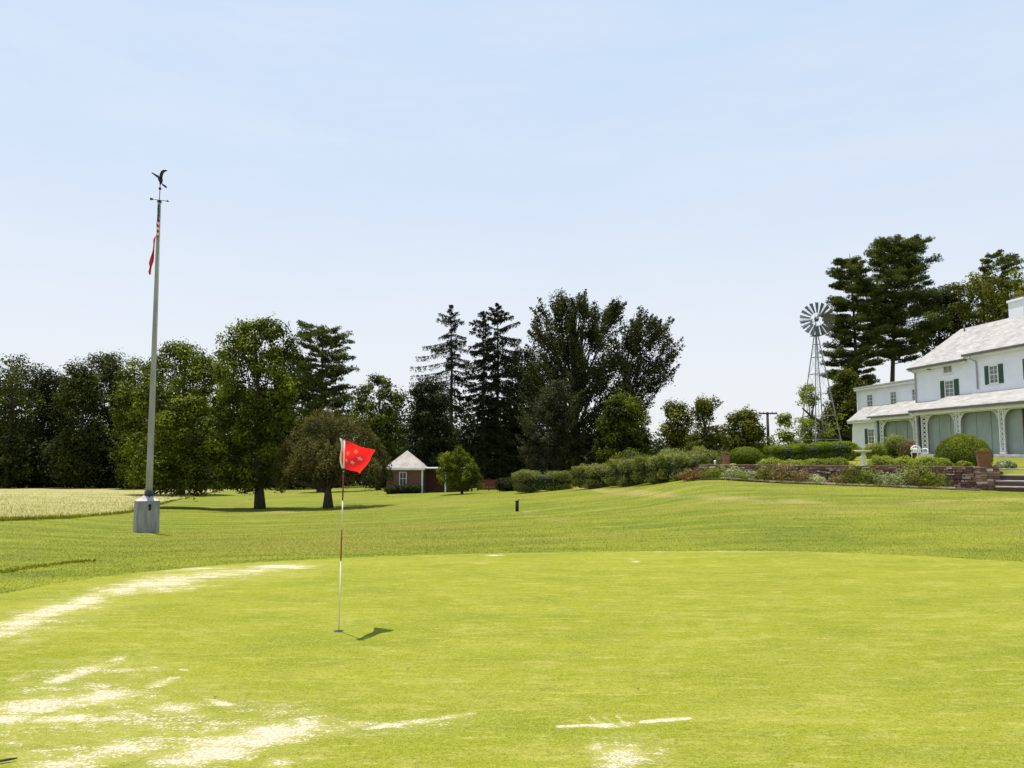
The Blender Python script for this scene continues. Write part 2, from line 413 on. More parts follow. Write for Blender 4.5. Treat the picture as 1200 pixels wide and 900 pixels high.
def greenmat():
    m, nt, b = mat('putting_green')
    big = noise(nt, .6, 5, .7, stretch=(.5,1.6,1)); mid = noise(nt, 2.2, 6, .75, stretch=(.6,1.5,1)); fine = noise(nt, 26, 5, .85); vf = noise(nt, 110, 3, .8)
    c = mixc(nt, ramp(nt, big, .34, .66), (.136,.166,.006), (.190,.208,.014))
    c = mixc(nt, math_(nt, 'MULTIPLY', ramp(nt, mid, .47, .62), .75), c, (.285,.270,.060))
    c = mixc(nt, math_(nt, 'MULTIPLY', ramp(nt, noise(nt, 1.1, 6, .75, stretch=(.6,1.5,1)), .50, .62), .8), c, (.098,.135,.003))
    c = mixc(nt, math_(nt, 'MULTIPLY', ramp(nt, noise(nt, 7, 6, .8, stretch=(.6,1.6,1)), .50, .62), .55), c, (.105,.135,.003))
    c = mixc(nt, math_(nt, 'MULTIPLY', ramp(nt, noise(nt, 5, 6, .8, stretch=(.5,1.8,1,.2)), .52, .64), .6), c, (.33,.31,.085))
    c = mixc(nt, math_(nt, 'MULTIPLY', ramp(nt, fine, .47, .62), .60), c, (.075,.095,.004))
    c = mixc(nt, math_(nt, 'MULTIPLY', ramp(nt, noise(nt, 34, 5, .85), .52, .66), .55), c, (.33,.31,.075))
    c = mixc(nt, math_(nt, 'MULTIPLY', ramp(nt, vf, .46, .62), .6), c, (.34,.32,.09))
    s = attr(nt, 'sand')
    n1 = noise(nt, 9, 6, .78, stretch=(.75,1.35,1,.25)); n2 = noise(nt, 42, 5, .85); n0 = noise(nt, 2.6, 5, .65, stretch=(.5,1.6,1,.25))
    k = math_(nt, 'ADD', s, math_(nt, 'ADD', math_(nt, 'MULTIPLY', math_(nt, 'SUBTRACT', n1, .5), 2.8), math_(nt, 'ADD', math_(nt, 'MULTIPLY', math_(nt, 'SUBTRACT', n2, .5), 3.6), math_(nt, 'MULTIPLY', math_(nt, 'SUBTRACT', n0, .5), 2.6))))
    gate = ramp(nt, s, .04, .30)
    kk = math_(nt, 'MULTIPLY', ramp(nt, k, .52, .88), gate)
    sandc = mixc(nt, ramp(nt, noise(nt, 45, 4, .8), .35, .65), (.30,.25,.15), (.58,.52,.41))
    halo = math_(nt, 'MULTIPLY', ramp(nt, s, .0, .8), .45)
    c = mixc(nt, halo, c, (.36,.34,.12))
    c = mixc(nt, kk, c, sandc)
    nt.links.new(c, b.inputs['Base Color']); b.inputs['Roughness'].default_value = .8; b.inputs['Specular IOR Level'].default_value = .0
    bump(nt, b, math_(nt, 'ADD', fine, math_(nt, 'MULTIPLY', vf, .6)), .8, .012)
    return m
M['green'] = greenmat()
def blademat():
    m, nt, b = mat('grass_blade')
    big = noise(nt, .09, 4, .6, stretch=(1,1.6,1,.3)); mid = noise(nt, .45, 6, .72, stretch=(.5,1.8,1))
    c = mixc(nt, ramp(nt, mid, .35, .65), (.105,.135,.004), (.220,.235,.009))
    c = mixc(nt, math_(nt, 'MULTIPLY', ramp(nt, big, .48, .64), .8), c, (.21,.185,.024))
    dm = ramp(nt, math_(nt, 'ADD', attr(nt, 'dry'), math_(nt, 'MULTIPLY', math_(nt, 'SUBTRACT', noise(nt, 1.1, 5, .7, stretch=(.5,1.3,1)), .5), 1.6)), .35, .9)
    c = mixc(nt, math_(nt, 'MULTIPLY', dm, .75), c, (.30,.235,.085))
    c = mixc(nt, math_(nt, 'MULTIPLY', attr(nt, 'var'), .5), c, (.21,.215,.022))
    nt.links.new(c, b.inputs['Base Color']); b.inputs['Roughness'].default_value = .8; b.inputs['Specular IOR Level'].default_value = .1
    tr = nt.nodes.new('ShaderNodeBsdfTranslucent'); nt.links.new(c, tr.inputs[0]); mx = nt.nodes.new('ShaderNodeMixShader'); mx.inputs[0].default_value = .4
    nt.links.new(b.outputs[0], mx.inputs[1]); nt.links.new(tr.outputs[0], mx.inputs[2]); nt.links.new(mx.outputs[0], nt.nodes['Material Output'].inputs[0])
    return m
M['blade'] = blademat()
M['straw'] = leafmat('straw_blade', (.22,.20,.07), (.52,.44,.24), .3, .8, .1)

# ---------- ground ----------
def smooth_closed(pts, n=12):
    P_ = np.array(pts); out = []
    L = len(P_)
    for i in range(L):
        p0, p1, p2, p3 = P_[(i-1) % L], P_[i], P_[(i+1) % L], P_[(i+2) % L]
        for k in range(n):
            t = k/n
            out.append(.5*((2*p1)+(-p0+p2)*t+(2*p0-5*p1+4*p2-p3)*t*t+(-p0+3*p1-3*p2+p3)*t**3))
    return np.array(out)
def inside(x, y, poly):
    r = np.zeros(x.shape, bool); n = len(poly); j = n-1
    for i in range(n):
        xi, yi = poly[i]; xj, yj = poly[j]
        c = ((yi > y) != (yj > y)) & (x < (xj-xi)*(y-yi)/(yj-yi+1e-12)+xi)
        r ^= c; j = i
    return r
edge_px = [(-170,722),(-60,705),(0,696.5),(90,680),(180,669),(270,661),(360,655.5),(450,651.5),(560,648.5),(680,646.5),(800,646),(900,646.5),(1000,649),(1100,653.5),(1200,659),(1330,668)]
gpts = [tuple(on_flat(px, py)[:2]) for px, py in edge_px]+[(15,6),(14,-4),(7,-11),(-4,-10),(-10,-3),(-11,4)]
GREEN = smooth_closed(gpts, 14)
hay_px = [(-400,640,24),(-80,622,27.5),(0,612.5,29.5),(80,602,34),(150,592,42),(200,583,60),(262,573.5,98)]
HAYB = [base(px, Y)[:2] for px, py, Y in hay_px]
HAY = np.array([tuple(p) for p in HAYB]+[(-26,112),(-30,140),(-200,140),(-200,40)])

def polar(rs, ths):
    rr, tt = np.meshgrid(rs, ths, indexing='ij')
    x = rr*np.sin(tt); y = rr*np.cos(tt)
    n, m = rr.shape
    idx = np.arange(n*m).reshape(n, m)
    F = np.stack([idx[:-1,:-1], idx[:-1,1:], idx[1:,1:], idx[1:,:-1]], -1).reshape(-1, 4)
    return x.ravel(), y.ravel(), F
def compact(V, F, attrs):
    u, inv = np.unique(F, return_inverse=True)
    return V[u], inv.reshape(F.shape), {k: a[u] for k, a in attrs.items()}
ths = np.concatenate([np.arange(-180, -42, 3.0), np.arange(-42, 42, .25), np.arange(42, 180.1, 3.0)])
rs = np.concatenate([[0.02], np.arange(1, 9, 1.0), 9*1.0085**np.arange(0, 330), np.geomspace(160, 4200, 40)])
x, y, F = polar(rs, np.radians(ths))
z = gz_arr(x, y)
rnd = np.sin(x*.35+1.3)*np.cos(y*.31)+.6*np.sin(x*.9+y*.7)
z = z+np.where((y > 18) & (y < 160), .018*rnd*np.clip((np.hypot(x, y)-18)/10, 0, 1), 0)
V = np.stack([x, y, z-.02], -1)
# worn, drier patches of the lawn (lie where the photo shows them)
pxx, pyy = proj(x, y, z)
def blobs(px, py, L):
    o = np.zeros(px.shape)
    for (cx, cy, rx, ry, ang, s) in L:
        a = R(ang); dy = (px-cx)*math.sin(a)+(py-cy)*math.cos(a)
        dx = (px-cx)*math.cos(a)-(py-cy)*math.sin(a)
        q = (dx/(rx*1.12))**2+(dy/(ry*1.25))**2
        o = np.maximum(o, s*np.exp(-q*1.2))
    return o
dryL = [(700,574,50,3,-8,.9),(940,588,60,4,-3,.8),(520,590,50,3,0,.5),(640,640,80,3,0,.4),(850,628,70,3,0,.45),(330,600,50,3,0,.7),(1000,600,90,4,-2,.6),(1180,585,60,5,0,.8),(760,578,70,5,-4,.8),(860,584,80,5,-4,.8),(1080,588,140,8,-2,.55),(640,606,60,4,-8,.6),(620,600,30,3,0,.5),(700,598,40,3,0,.55),(470,607,50,4,0,.5),(300,608,60,5,0,.55),
        (900,612,90,7,0,.4),(1150,600,70,10,0,.5),(140,628,70,4,4,.5),(560,622,60,5,0,.35),(980,636,100,5,0,.3),(400,616,60,4,0,.4),(60,625,60,3,6,.4)]
dry = np.where(y > 10, blobs(pxx, pyy, dryL), 0)
cx, cy = x[F].mean(1), y[F].mean(1)
hay = inside(cx, cy, HAY)
V1, F1, A1 = compact(V, F[~hay], {'dry': dry})
tag(big_mesh('lawn', V1, F1, M['lawn'], attrs=A1, smooth=True), kind='structure')
V2, F2, A2 = compact(V, F[hay], {'dry': dry})
tag(big_mesh('hay_field', V2, F2, M['hay'], smooth=True), kind='structure')

# putting green
ths = np.arange(-37, 37.01, .15); rs = 4.2*1.0042**np.arange(0, 350)
x, y, F = polar(rs, np.radians(ths))
cx, cy = x[F].mean(1), y[F].mean(1)
F = F[inside(cx, cy, GREEN)]
sandL = [(120,850,170,40,6,.40),(60,720,110,22,14,.34),(250,860,150,34,8,.36),(95,800,120,26,8,.34),(480,850,110,9,6,.36),(740,882,70,18,0,.34),(250,676,140,8,5,.34),(20,732,45,9,18,1),(62,716,45,7,14,1),(100,704,40,7,18,.9),(150,690,35,6,12,1),(190,682,50,7,6,1),(165,690,50,4,0,.8),(250,673,55,5,5,.75),(230,667,50,2.5,3,.6),(330,664.5,38,3.2,2,1),(285,670,45,3,3,.7),
 (215,688,50,2,2,.6),(110,713,22,3,-5,.5),(30,752,30,3,5,.6),(10,760,30,3,5,.4),
 (112,782,30,3,8,.8),(78,794,36,5,14,.95),(138,772,12,3,5,.7),(22,794,14,4,10,.6),(178,782,18,1.2,2,.7),(190,800,20,3.5,14,.9),(215,785,8,1.5,0,.5),
 (50,826,70,9,6,1.05),(115,818,42,8,4,1.1),(75,842,42,7,4,.95),(10,842,30,6,5,1),(150,836,40,6,0,.6),(205,830,36,7,2,.95),(235,838,30,4,0,.6),(258,824,20,4,-14,.9),(180,818,30,4,0,.5),
 (310,862,70,13,10,1.15),(355,852,28,9,8,1.1),(255,878,55,14,8,1.15),(215,890,50,12,5,.95),(140,877,35,8,5,.95),(165,880,30,9,5,.7),(90,892,70,9,5,.75),(40,886,50,10,5,.5),(20,870,30,6,0,.5),(240,858,40,4,8,.6),(325,893,22,6,3,.7),(360,888,30,3,5,.4),
 (455,850,30,3.5,6,.85),(490,846,32,3.2,6,.9),(528,840,26,3,8,.85),(548,837,12,2.5,8,.8),(420,850,25,5,5,.6),(395,857,30,6,8,.55),
 (728,884,34,11,0,.95),(700,876,16,6,0,.8),(770,880,30,7,0,.45),(722,896,28,6,0,.8),
 (696,844,7,1.6,-40,1.1),(706,848,9,1.6,-30,.9),(712,843,8,1.3,-30,.7),(729,845,8,1.6,-45,1.1),(718,851,26,1.8,3,.85),(735,848,10,2,0,.9),
 (580,650.5,12,1,0,.7),(565,660,10,.8,0,.5),(740,655,5,1,0,.6),(745,658,5,1,0,.6),(850,646.5,60,.8,0,.4),(770,646.8,30,.6,0,.4),(1022,664,1.4,.6,0,.7),(1158,686,2,.8,0,.4)]
z0 = gz_arr(x, y)+.004
px_, py_ = proj(x, y, z0)
sand = blobs(px_, py_, sandL)
# the pale painted line across the green, in two lengths
def seg(px, py, a, b, w):
    a, b = np.array(a, float), np.array(b, float); d = b-a; L2 = d@d
    t = np.clip(((px-a[0])*d[0]+(py-a[1])*d[1])/L2, 0, 1)
    dist = np.hypot(px-(a[0]+d[0]*t), (py-(a[1]+d[1]*t)))
    return np.exp(-(dist/w)**2)
sand = np.maximum(sand, 1.9*seg(px_, py_, (653,851.3), (718,848.8), 1.25))
sand = np.maximum(sand, 1.9*seg(px_, py_, (750,846), (808,841.8), 1.25))
V = np.stack([x, y, z0], -1)
# coarse remainder round and behind the camera
g = np.arange(-16, 19, .25)
gx, gy = np.meshgrid(g, g, indexing='ij'); gi = np.arange(gx.size).reshape(gx.shape)
Fc = np.stack([gi[:-1,:-1], gi[1:,:-1], gi[1:,1:], gi[:-1,1:]], -1).reshape(-1, 4)
gxf, gyf = gx.ravel(), gy.ravel()
qx, qy = gxf[Fc].mean(1), gyf[Fc].mean(1); qr = np.hypot(qx, qy); qt = np.abs(np.degrees(np.arctan2(qx, qy)))
keep = inside(qx, qy, GREEN) & ((qr < 5.3) | (qt > 34.0))
Fc = Fc[keep]
Vc = np.stack([gxf, gyf, gz_arr(gxf, gyf)+.0015], -1)
V = np.concatenate([V, Vc]); Fa = np.concatenate([F, Fc+len(x)])
sa = np.concatenate([sand, np.zeros(len(Vc))])
V, Fa, A = compact(V, Fa, {'sand': sa})
tag(big_mesh('putting_green', V, Fa, M['green'], attrs=A, smooth=True), kind='structure')

# grass blades of the rough, straw stubble of the field
def blades(name, n, rlo, rhi, h, w, m, test, tmax=38):
    u = RNG.random(n*2)
    r = rlo*(rhi/rlo)**u; th = np.radians(RNG.uniform(-tmax, tmax, n*2))
    x = r*np.sin(th); y = r*np.cos(th)
    k = test(x, y) & (RNG.random(len(r)) < np.clip((rhi-r)/(rhi*.65), 0, 1)); x, y, r = x[k][:n], y[k][:n], r[k][:n]; n = len(x)
    z = gz_arr(x, y)-.02+np.where((y > 18) & (y < 160), .018*(np.sin(x*.35+1.3)*np.cos(y*.31)+.6*np.sin(x*.9+y*.7))*np.clip((r-18)/10, 0, 1), 0)
    a = RNG.uniform(0, 2*np.pi, n); hh = h*RNG.uniform(.5, 1.2, n); ww = w*RNG.uniform(.6, 1.3, n)*(r/rlo)**.55
    lx = RNG.normal(0, .45, n)*hh; ly = RNG.normal(0, .45, n)*hh
    dx, dy = np.cos(a)*ww/2, np.sin(a)*ww/2
    V = np.empty((n, 3, 3)); V[:,0] = np.stack([x-dx, y-dy, z], -1); V[:,1] = np.stack([x+dx, y+dy, z], -1); V[:,2] = np.stack([x+lx, y+ly, z+hh], -1)
    F = np.arange(3*n).reshape(n, 3)
    return tag(big_mesh(name, V.reshape(-1, 3), F, m, attrs={'var': np.repeat(RNG.random(n), 3), 'dry': np.repeat(blobs(*proj(x, y, z), dryL), 3)}), kind='stuff')
o = blades('grass', 260000, 10.5, 90, .015, .010, M['blade'], lambda x, y: ~inside(x, y, GREEN) & ~inside(x, y, HAY) & ~((((x-WA[0])*WN[0]+(y-WA[1])*WN[1]) > -.3) & (((x-WA[0])*WD[0]+(y-WA[1])*WD[1]) > -1.5)) & (y > 8))
tag(o, 'short blades of mown grass on the lawn around the putting green', 'grass')
o = blades('stubble', 60000, 25, 115, .12, .025, M['straw'], lambda x, y: inside(x, y, HAY) , 40)
tag(o, 'pale cut straw lying over the hay field', 'straw')
def tuftline(pts, n, h, label):
    T = []
    for i in range(n):
        t = random.random()*(len(pts)-1); k = min(int(t), len(pts)-2); f = t-k
        p = pts[k]*(1-f)+pts[k+1]*f; T.append(p+RNG.normal(0, .09, 2))
    T = np.array(T); z = gz_arr(T[:,0], T[:,1])-.02
    a = RNG.uniform(0, 6.28, n); hh = h*RNG.uniform(.4, 1.2, n)
    V = np.empty((n, 3, 3)); w = .02
    V[:,0] = np.stack([T[:,0]-np.cos(a)*w, T[:,1]-np.sin(a)*w, z], -1); V[:,1] = np.stack([T[:,0]+np.cos(a)*w, T[:,1]+np.sin(a)*w, z], -1)
    V[:,2] = np.stack([T[:,0]+RNG.normal(0, .4, n)*hh, T[:,1]+RNG.normal(0, .4, n)*hh, z+hh], -1)
    o = big_mesh('weed_strip', V.reshape(-1, 3), np.arange(3*n).reshape(n, 3), M['blade'], attrs={'var': np.repeat(RNG.random(n), 3)})
    tag(o, label, 'weeds', kind='stuff')
tuftline([base(-60, 12.6)[:2], base(0, 13.4)[:2], base(40, 14.2)[:2], base(75, 14.9)[:2], base(108, 15.5)[:2]], 420, .055, 'dark strip of taller weeds in the lawn left of the green')
tuftline([b for b in HAYB], 5200, .18, 'ragged line of unmown grass along the hay field edge')

# ---------- foliage ----------
def leaves(C, Nrm, size, aspect=.6):
    n = len(C)
    rv = RNG.normal(size=(n, 3)); t = np.cross(Nrm, rv); t /= np.linalg.norm(t, axis=1)[:, None]+1e-9
    b = np.cross(Nrm, t); b /= np.linalg.norm(b, axis=1)[:, None]+1e-9
    s = (size*RNG.uniform(.6, 1.3, n))[:, None]*.5
    V = np.empty((n, 4, 3)); V[:,0] = C-t*s; V[:,1] = C+b*s*aspect; V[:,2] = C+t*s; V[:,3] = C-b*s*aspect
    return V
def leafobj(Vs, vars_, name, m, parent=None, loc=(0,0,0)):
    V = np.concatenate(Vs); n = len(V)
    return big_mesh(name, V.reshape(-1, 3), np.arange(4*n).reshape(n, 4), m, parent, loc, attrs={'var': np.repeat(np.concatenate(vars_), 4)})
def cluster(c, r, n, size, squash=.8, axis=None, stretch=1.0, fill=.55, aspect=.6, upb=.35):
    d = RNG.normal(size=(n, 3)); d /= np.linalg.norm(d, axis=1)[:, None]
    rad = RNG.uniform(fill, 1.08, n)**.8
    lump = 1+.22*np.sin(d[:,0]*5+c[0])*np.cos(d[:,1]*5+c[1])+.18*np.sin(d[:,2]*7+c[2])
    p = d*(rad*lump)[:, None]*r; p[:,2] *= squash
    if axis is not None:
        k = p@axis; p = p+np.outer(k*(stretch-1), axis)
    nrm = d*.9+RNG.normal(size=(n, 3))*.42; nrm[:,2] += upb+.1
    nrm /= np.linalg.norm(nrm, axis=1)[:, None]
    return leaves(p+c, nrm, size, aspect)
def outline_rows(rows, Y):
    rows = sorted(rows, key=lambda q: -q[0])
    z = np.array([zat(q[0], Y) for q in rows])
    L = np.array([at(q[1], q[0], Y)[0] for q in rows]); Rr = np.array([at(q[2], q[0], Y)[0] for q in rows])
    return z, L, Rr
def crown_points(rows, Y, n, br, depth=1.0):
    z, L, Rr = outline_rows(rows, Y); out = []
    zt = z[-1]; zb = z[0]; W = (Rr-L).max()
    tries = 0
    while len(out) < n and tries < n*60:
        tries += 1
        zz = random.uniform(zb+br*.4, zt-br*.5)
        l = np.interp(zz, z, L); r = np.interp(zz, z, Rr); hw = (r-l)/2-br*.55
        if hw < br*.15: hw = br*.15
        if random.random() > (hw+br)/(W/2+br): continue
        a = random.uniform(0, 2*math.pi); q = math.sqrt(random.uniform(.02, 1))
        out.append(np.array([(l+r)/2+hw*q*math.cos(a), Y+max(hw, .3)*depth*q*math.sin(a), zz]))
    return out
def limbs(mb, b, top, targets, r0, lean=(0,0), n=9):
    H = top-b[2]
    pts = []
    for k in range(7):
        t = k/6; pts.append(np.array([b[0]+lean[0]*t**1.3+.08*math.sin(t*9+b[0]), b[1]+lean[1]*t+.08*math.sin(t*7), b[2]-.15+(H+.15)*t]))
    rad = [r0*(1.45 if k == 0 else 1)*(1-.88*(k/6)**1.1) for k in range(7)]
    mb.tube(pts, rad, 10)
    for q in targets:
        hz = (q[2]-b[2])*random.uniform(.35, .75); t = max(.18, min(.9, hz/H)); i = t*6; k = min(int(i), 5); f = i-k
        s = pts[k]*(1-f)+pts[k+1]*f; rr = max(rad[k]*.42, .03)
        midp = s*.45+q*.55+np.array([0, 0, (q[2]-s[2])*.08-.1]); 
        mb.tube([s, s*.7+midp*.3+np.array([0,0,.05]), midp, q], [rr, rr*.8, rr*.5, rr*.15], 5)
DENS = 2.1
def broad(name, label, px, Y, outs, nb, br, npl, leaf, m, trunk_r=.25, lean=(0,0), depth=1.0, stretch=1.0, squash=.8, nl=26, cat='tree', group=None, droop=0, aspect=.6, shrink=1.0, var=(0,1), spikes=0):
    b = base(px, Y)
    t = thing(name, b, label, cat, group)
    pts = []
    for rows, share in outs: pts += crown_points(rows, Y, int(nb*share), br, depth)
    top = max(p[2] for p in pts)-br*.3
    mb = MB(); limbs(mb, b, top, random.sample(pts, min(nl, len(pts))), trunk_r, lean); mb.build('trunk', M['bark'], t)
    Vs = []; vs = []
    cen = np.array([b[0]+lean[0]*.5, Y, b[2]+(top-b[2])*.35])
    for p in pts:
        ax = None
        if stretch != 1.0:
            ax = p-cen; ax[2] += droop; ax = ax/np.linalg.norm(ax)
        r = br*random.uniform(.55, 1.2)
        n = max(8, int(npl*DENS*(r/br)**2))
        Vs.append(cluster(p, r, n, leaf, squash, ax, stretch, aspect=aspect))
        vs.append(np.clip(RNG.normal(random.choice([.1,.25,.45,.8]), .2, n), 0, 1)**1.4*(var[1]-var[0])+var[0])
        # loose outer sprays
        k = n//14
        d = RNG.normal(size=(k, 3)); d /= np.linalg.norm(d, axis=1)[:, None]
        Vs.append(leaves(p+d*r*RNG.uniform(1.0, 1.45, (k, 1)), d, leaf, aspect)); vs.append(RNG.uniform(.3, 1, k))
    if spikes:
        rows = outs[0][0]; z, L, Rr = outline_rows(rows, Y)
        for k in range(spikes):
            zz = z[-1]-1.3-(z[-1]-z[0])*random.random()**1.5*.75; l, r = np.interp(zz, z, L), np.interp(zz, z, Rr)
            a = random.uniform(0, 2*math.pi); hw_ = (r-l)/2
            p = np.array([(l+r)/2+hw_*math.cos(a)*.92, Y+hw_*math.sin(a)*.8, zz])
            ax = np.array([math.cos(a)*.8, math.sin(a)*.8, random.uniform(.5, 1.6)]); ax /= np.linalg.norm(ax)
            Ls = random.uniform(.9, 2.1); n = int(75*Ls); u = RNG.random(n)
            q = p-ax*.5+np.outer(u*Ls, ax)+RNG.normal(size=(n, 3))*(.26*(1-.75*u))[:, None]
            nr = RNG.normal(size=(n, 3)); nr /= np.linalg.norm(nr, axis=1)[:, None]
            Vs.append(leaves(q, nr, leaf, aspect)); vs.append(RNG.random(n)**1.5)
    leafobj(Vs, vs, 'crown', m, t)
    return t
def conifer(name, label, px, Y, rows, nbr, m, trunk_r=.3, z0py=None, kind='pine', leaf=.3, dens=60, group=None, lean=0.0, toppx=None, gapprob=0.0, clumps=5, depth=.9):
    b = base(px, Y)
    t = thing(name, b, label, 'tree', group)
    z, L, Rr = outline_rows(rows, Y); top = z[-1]; zlo = z[0]
    tx = at(toppx, rows[0][0], Y)[0] if toppx else b[0]
    def axis_x(zz): return b[0]+(tx-b[0])*max(0, (zz-b[2])/(top-b[2]))
    mb = MB()
    mb.tube([(axis_x(b[2]+(top-b[2])*k/6)+(.06*math.sin(k*2)), Y, b[2]-.15+(top-b[2]+.1)*k/6) for k in range(7)], [trunk_r*(1-.93*(k/6)) for k in range(7)], 8)
    Vs = []; vs = []
    for i in range(nbr):
        f = (i+random.random())/nbr; zz = zlo+(top-zlo)*(f**.92)*(.93 if kind == 'pine' else 1)+random.uniform(-.3, .3)
        slope = random.uniform(-.14, .14)
        az = i*2.39996+random.uniform(-.4, .4)
        cx_ = axis_x(zz); l = cx_-np.interp(zz, z, L); r = np.interp(zz, z, Rr)-cx_
        side = r if math.cos(az) > 0 else l
        RL = (.9, 1.12) if kind == 'spruce' else (.55, 1.12)
        ln = max(.25, abs(math.cos(az))*side+(1-abs(math.cos(az)))*depth*(l+r)/2)*random.uniform(*RL)
        if random.random() < gapprob: continue
        dirv = np.array([math.cos(az), math.sin(az)*depth, 0])
        frac = (zz-b[2])/(top-b[2])
        def bp(u):
            if kind == 'pine': h = ln*((.06+slope)*u+.16*u*u) if frac < .78 else ln*(.40*u)
            elif kind == 'spruce': h = ln*(-.18*u-.14*u*u+.16*u**3) if frac < .85 else ln*.35*u
            else: h = ln*(.28*u-.26*u*u)
            return np.array([cx_, Y, zz])+dirv*ln*u+np.array([0, 0, h])
        rr = max(.02, trunk_r*.22*(1-frac*.6))
        mb.tube([bp(0), bp(.35), bp(.7), bp(.97)], [rr, rr*.8, rr*.5, rr*.2], 4, cap=False)
        nc = max(2, int(clumps*min(1.3, ln/2.5)+.5))
        bv = random.uniform(.2, .8)
        for c in range(nc):
            if kind == 'pine': u = .45+.55*(c+random.random())/nc
            else: u = .12+.88*(c+random.random())/nc
            p = bp(min(u, 1.02)); side_v = np.array([-dirv[1], dirv[0], 0])
            if kind == 'pine':
                p = p+side_v*random.gauss(0, .22*ln*u)+np.array([0, 0, .1])
                n = dens; rad = random.uniform(.38, .75)*(.6+.11*ln)
                d = RNG.normal(size=(n, 3)); d /= np.linalg.norm(d, axis=1)[:, None]
                q = d*RNG.uniform(.2, 1, (n, 1))**.6*rad; q[:,2] = q[:,2]*.5+abs(q[:,2])*.12
                nrm = RNG.normal(size=(n, 3)); nrm /= np.linalg.norm(nrm, axis=1)[:, None]
                Vs.append(leaves(p+q, nrm, leaf, .28))
            elif kind == 'spruce':
                n = dens; w = .10+.14*ln*(1-u)*1.0
                q = np.empty((n, 3)); s_ = RNG.uniform(-1, 1, n); al = RNG.uniform(-.5, .5, n)*ln/nc*1.2
                q[:] = np.outer(s_*w*1.5, side_v)+np.outer(al, dirv)
                q[:,2] += -abs(s_)*.15-RNG.uniform(0, 1, n)**2*(.22+.07*ln)+.05
                nrm = RNG.normal(size=(n, 3)); nrm /= np.linalg.norm(nrm, axis=1)[:, None]
                Vs.append(leaves(p+q, nrm, leaf, .35))
            else:
                p = p+side_v*random.gauss(0, .2*ln*u)
                n = dens; rad = random.uniform(.35, .7)*(.6+.14*ln)
                d = RNG.normal(size=(n, 3)); q = d*rad*.45; q[:,2] = q[:,2]*.75-.05
                nrm = RNG.normal(size=(n, 3)); nrm /= np.linalg.norm(nrm, axis=1)[:, None]
                Vs.append(leaves(p+q, nrm, leaf, .4))
            vs.append(np.clip(RNG.normal(bv, .22, n), 0, 1))
    # leader
    n = 40; q = np.stack([RNG.normal(0, .1, n)+tx, RNG.normal(0, .1, n)+Y, top-RNG.uniform(0, 1.2, n)], -1)
    Vs.append(leaves(q, RNG.normal(size=(n, 3)), leaf*.8, .3)); vs.append(RNG.random(n))
    mb.build('trunk', M['bark'], t)
    leafobj(Vs, vs, 'crown', m, t)
    return t
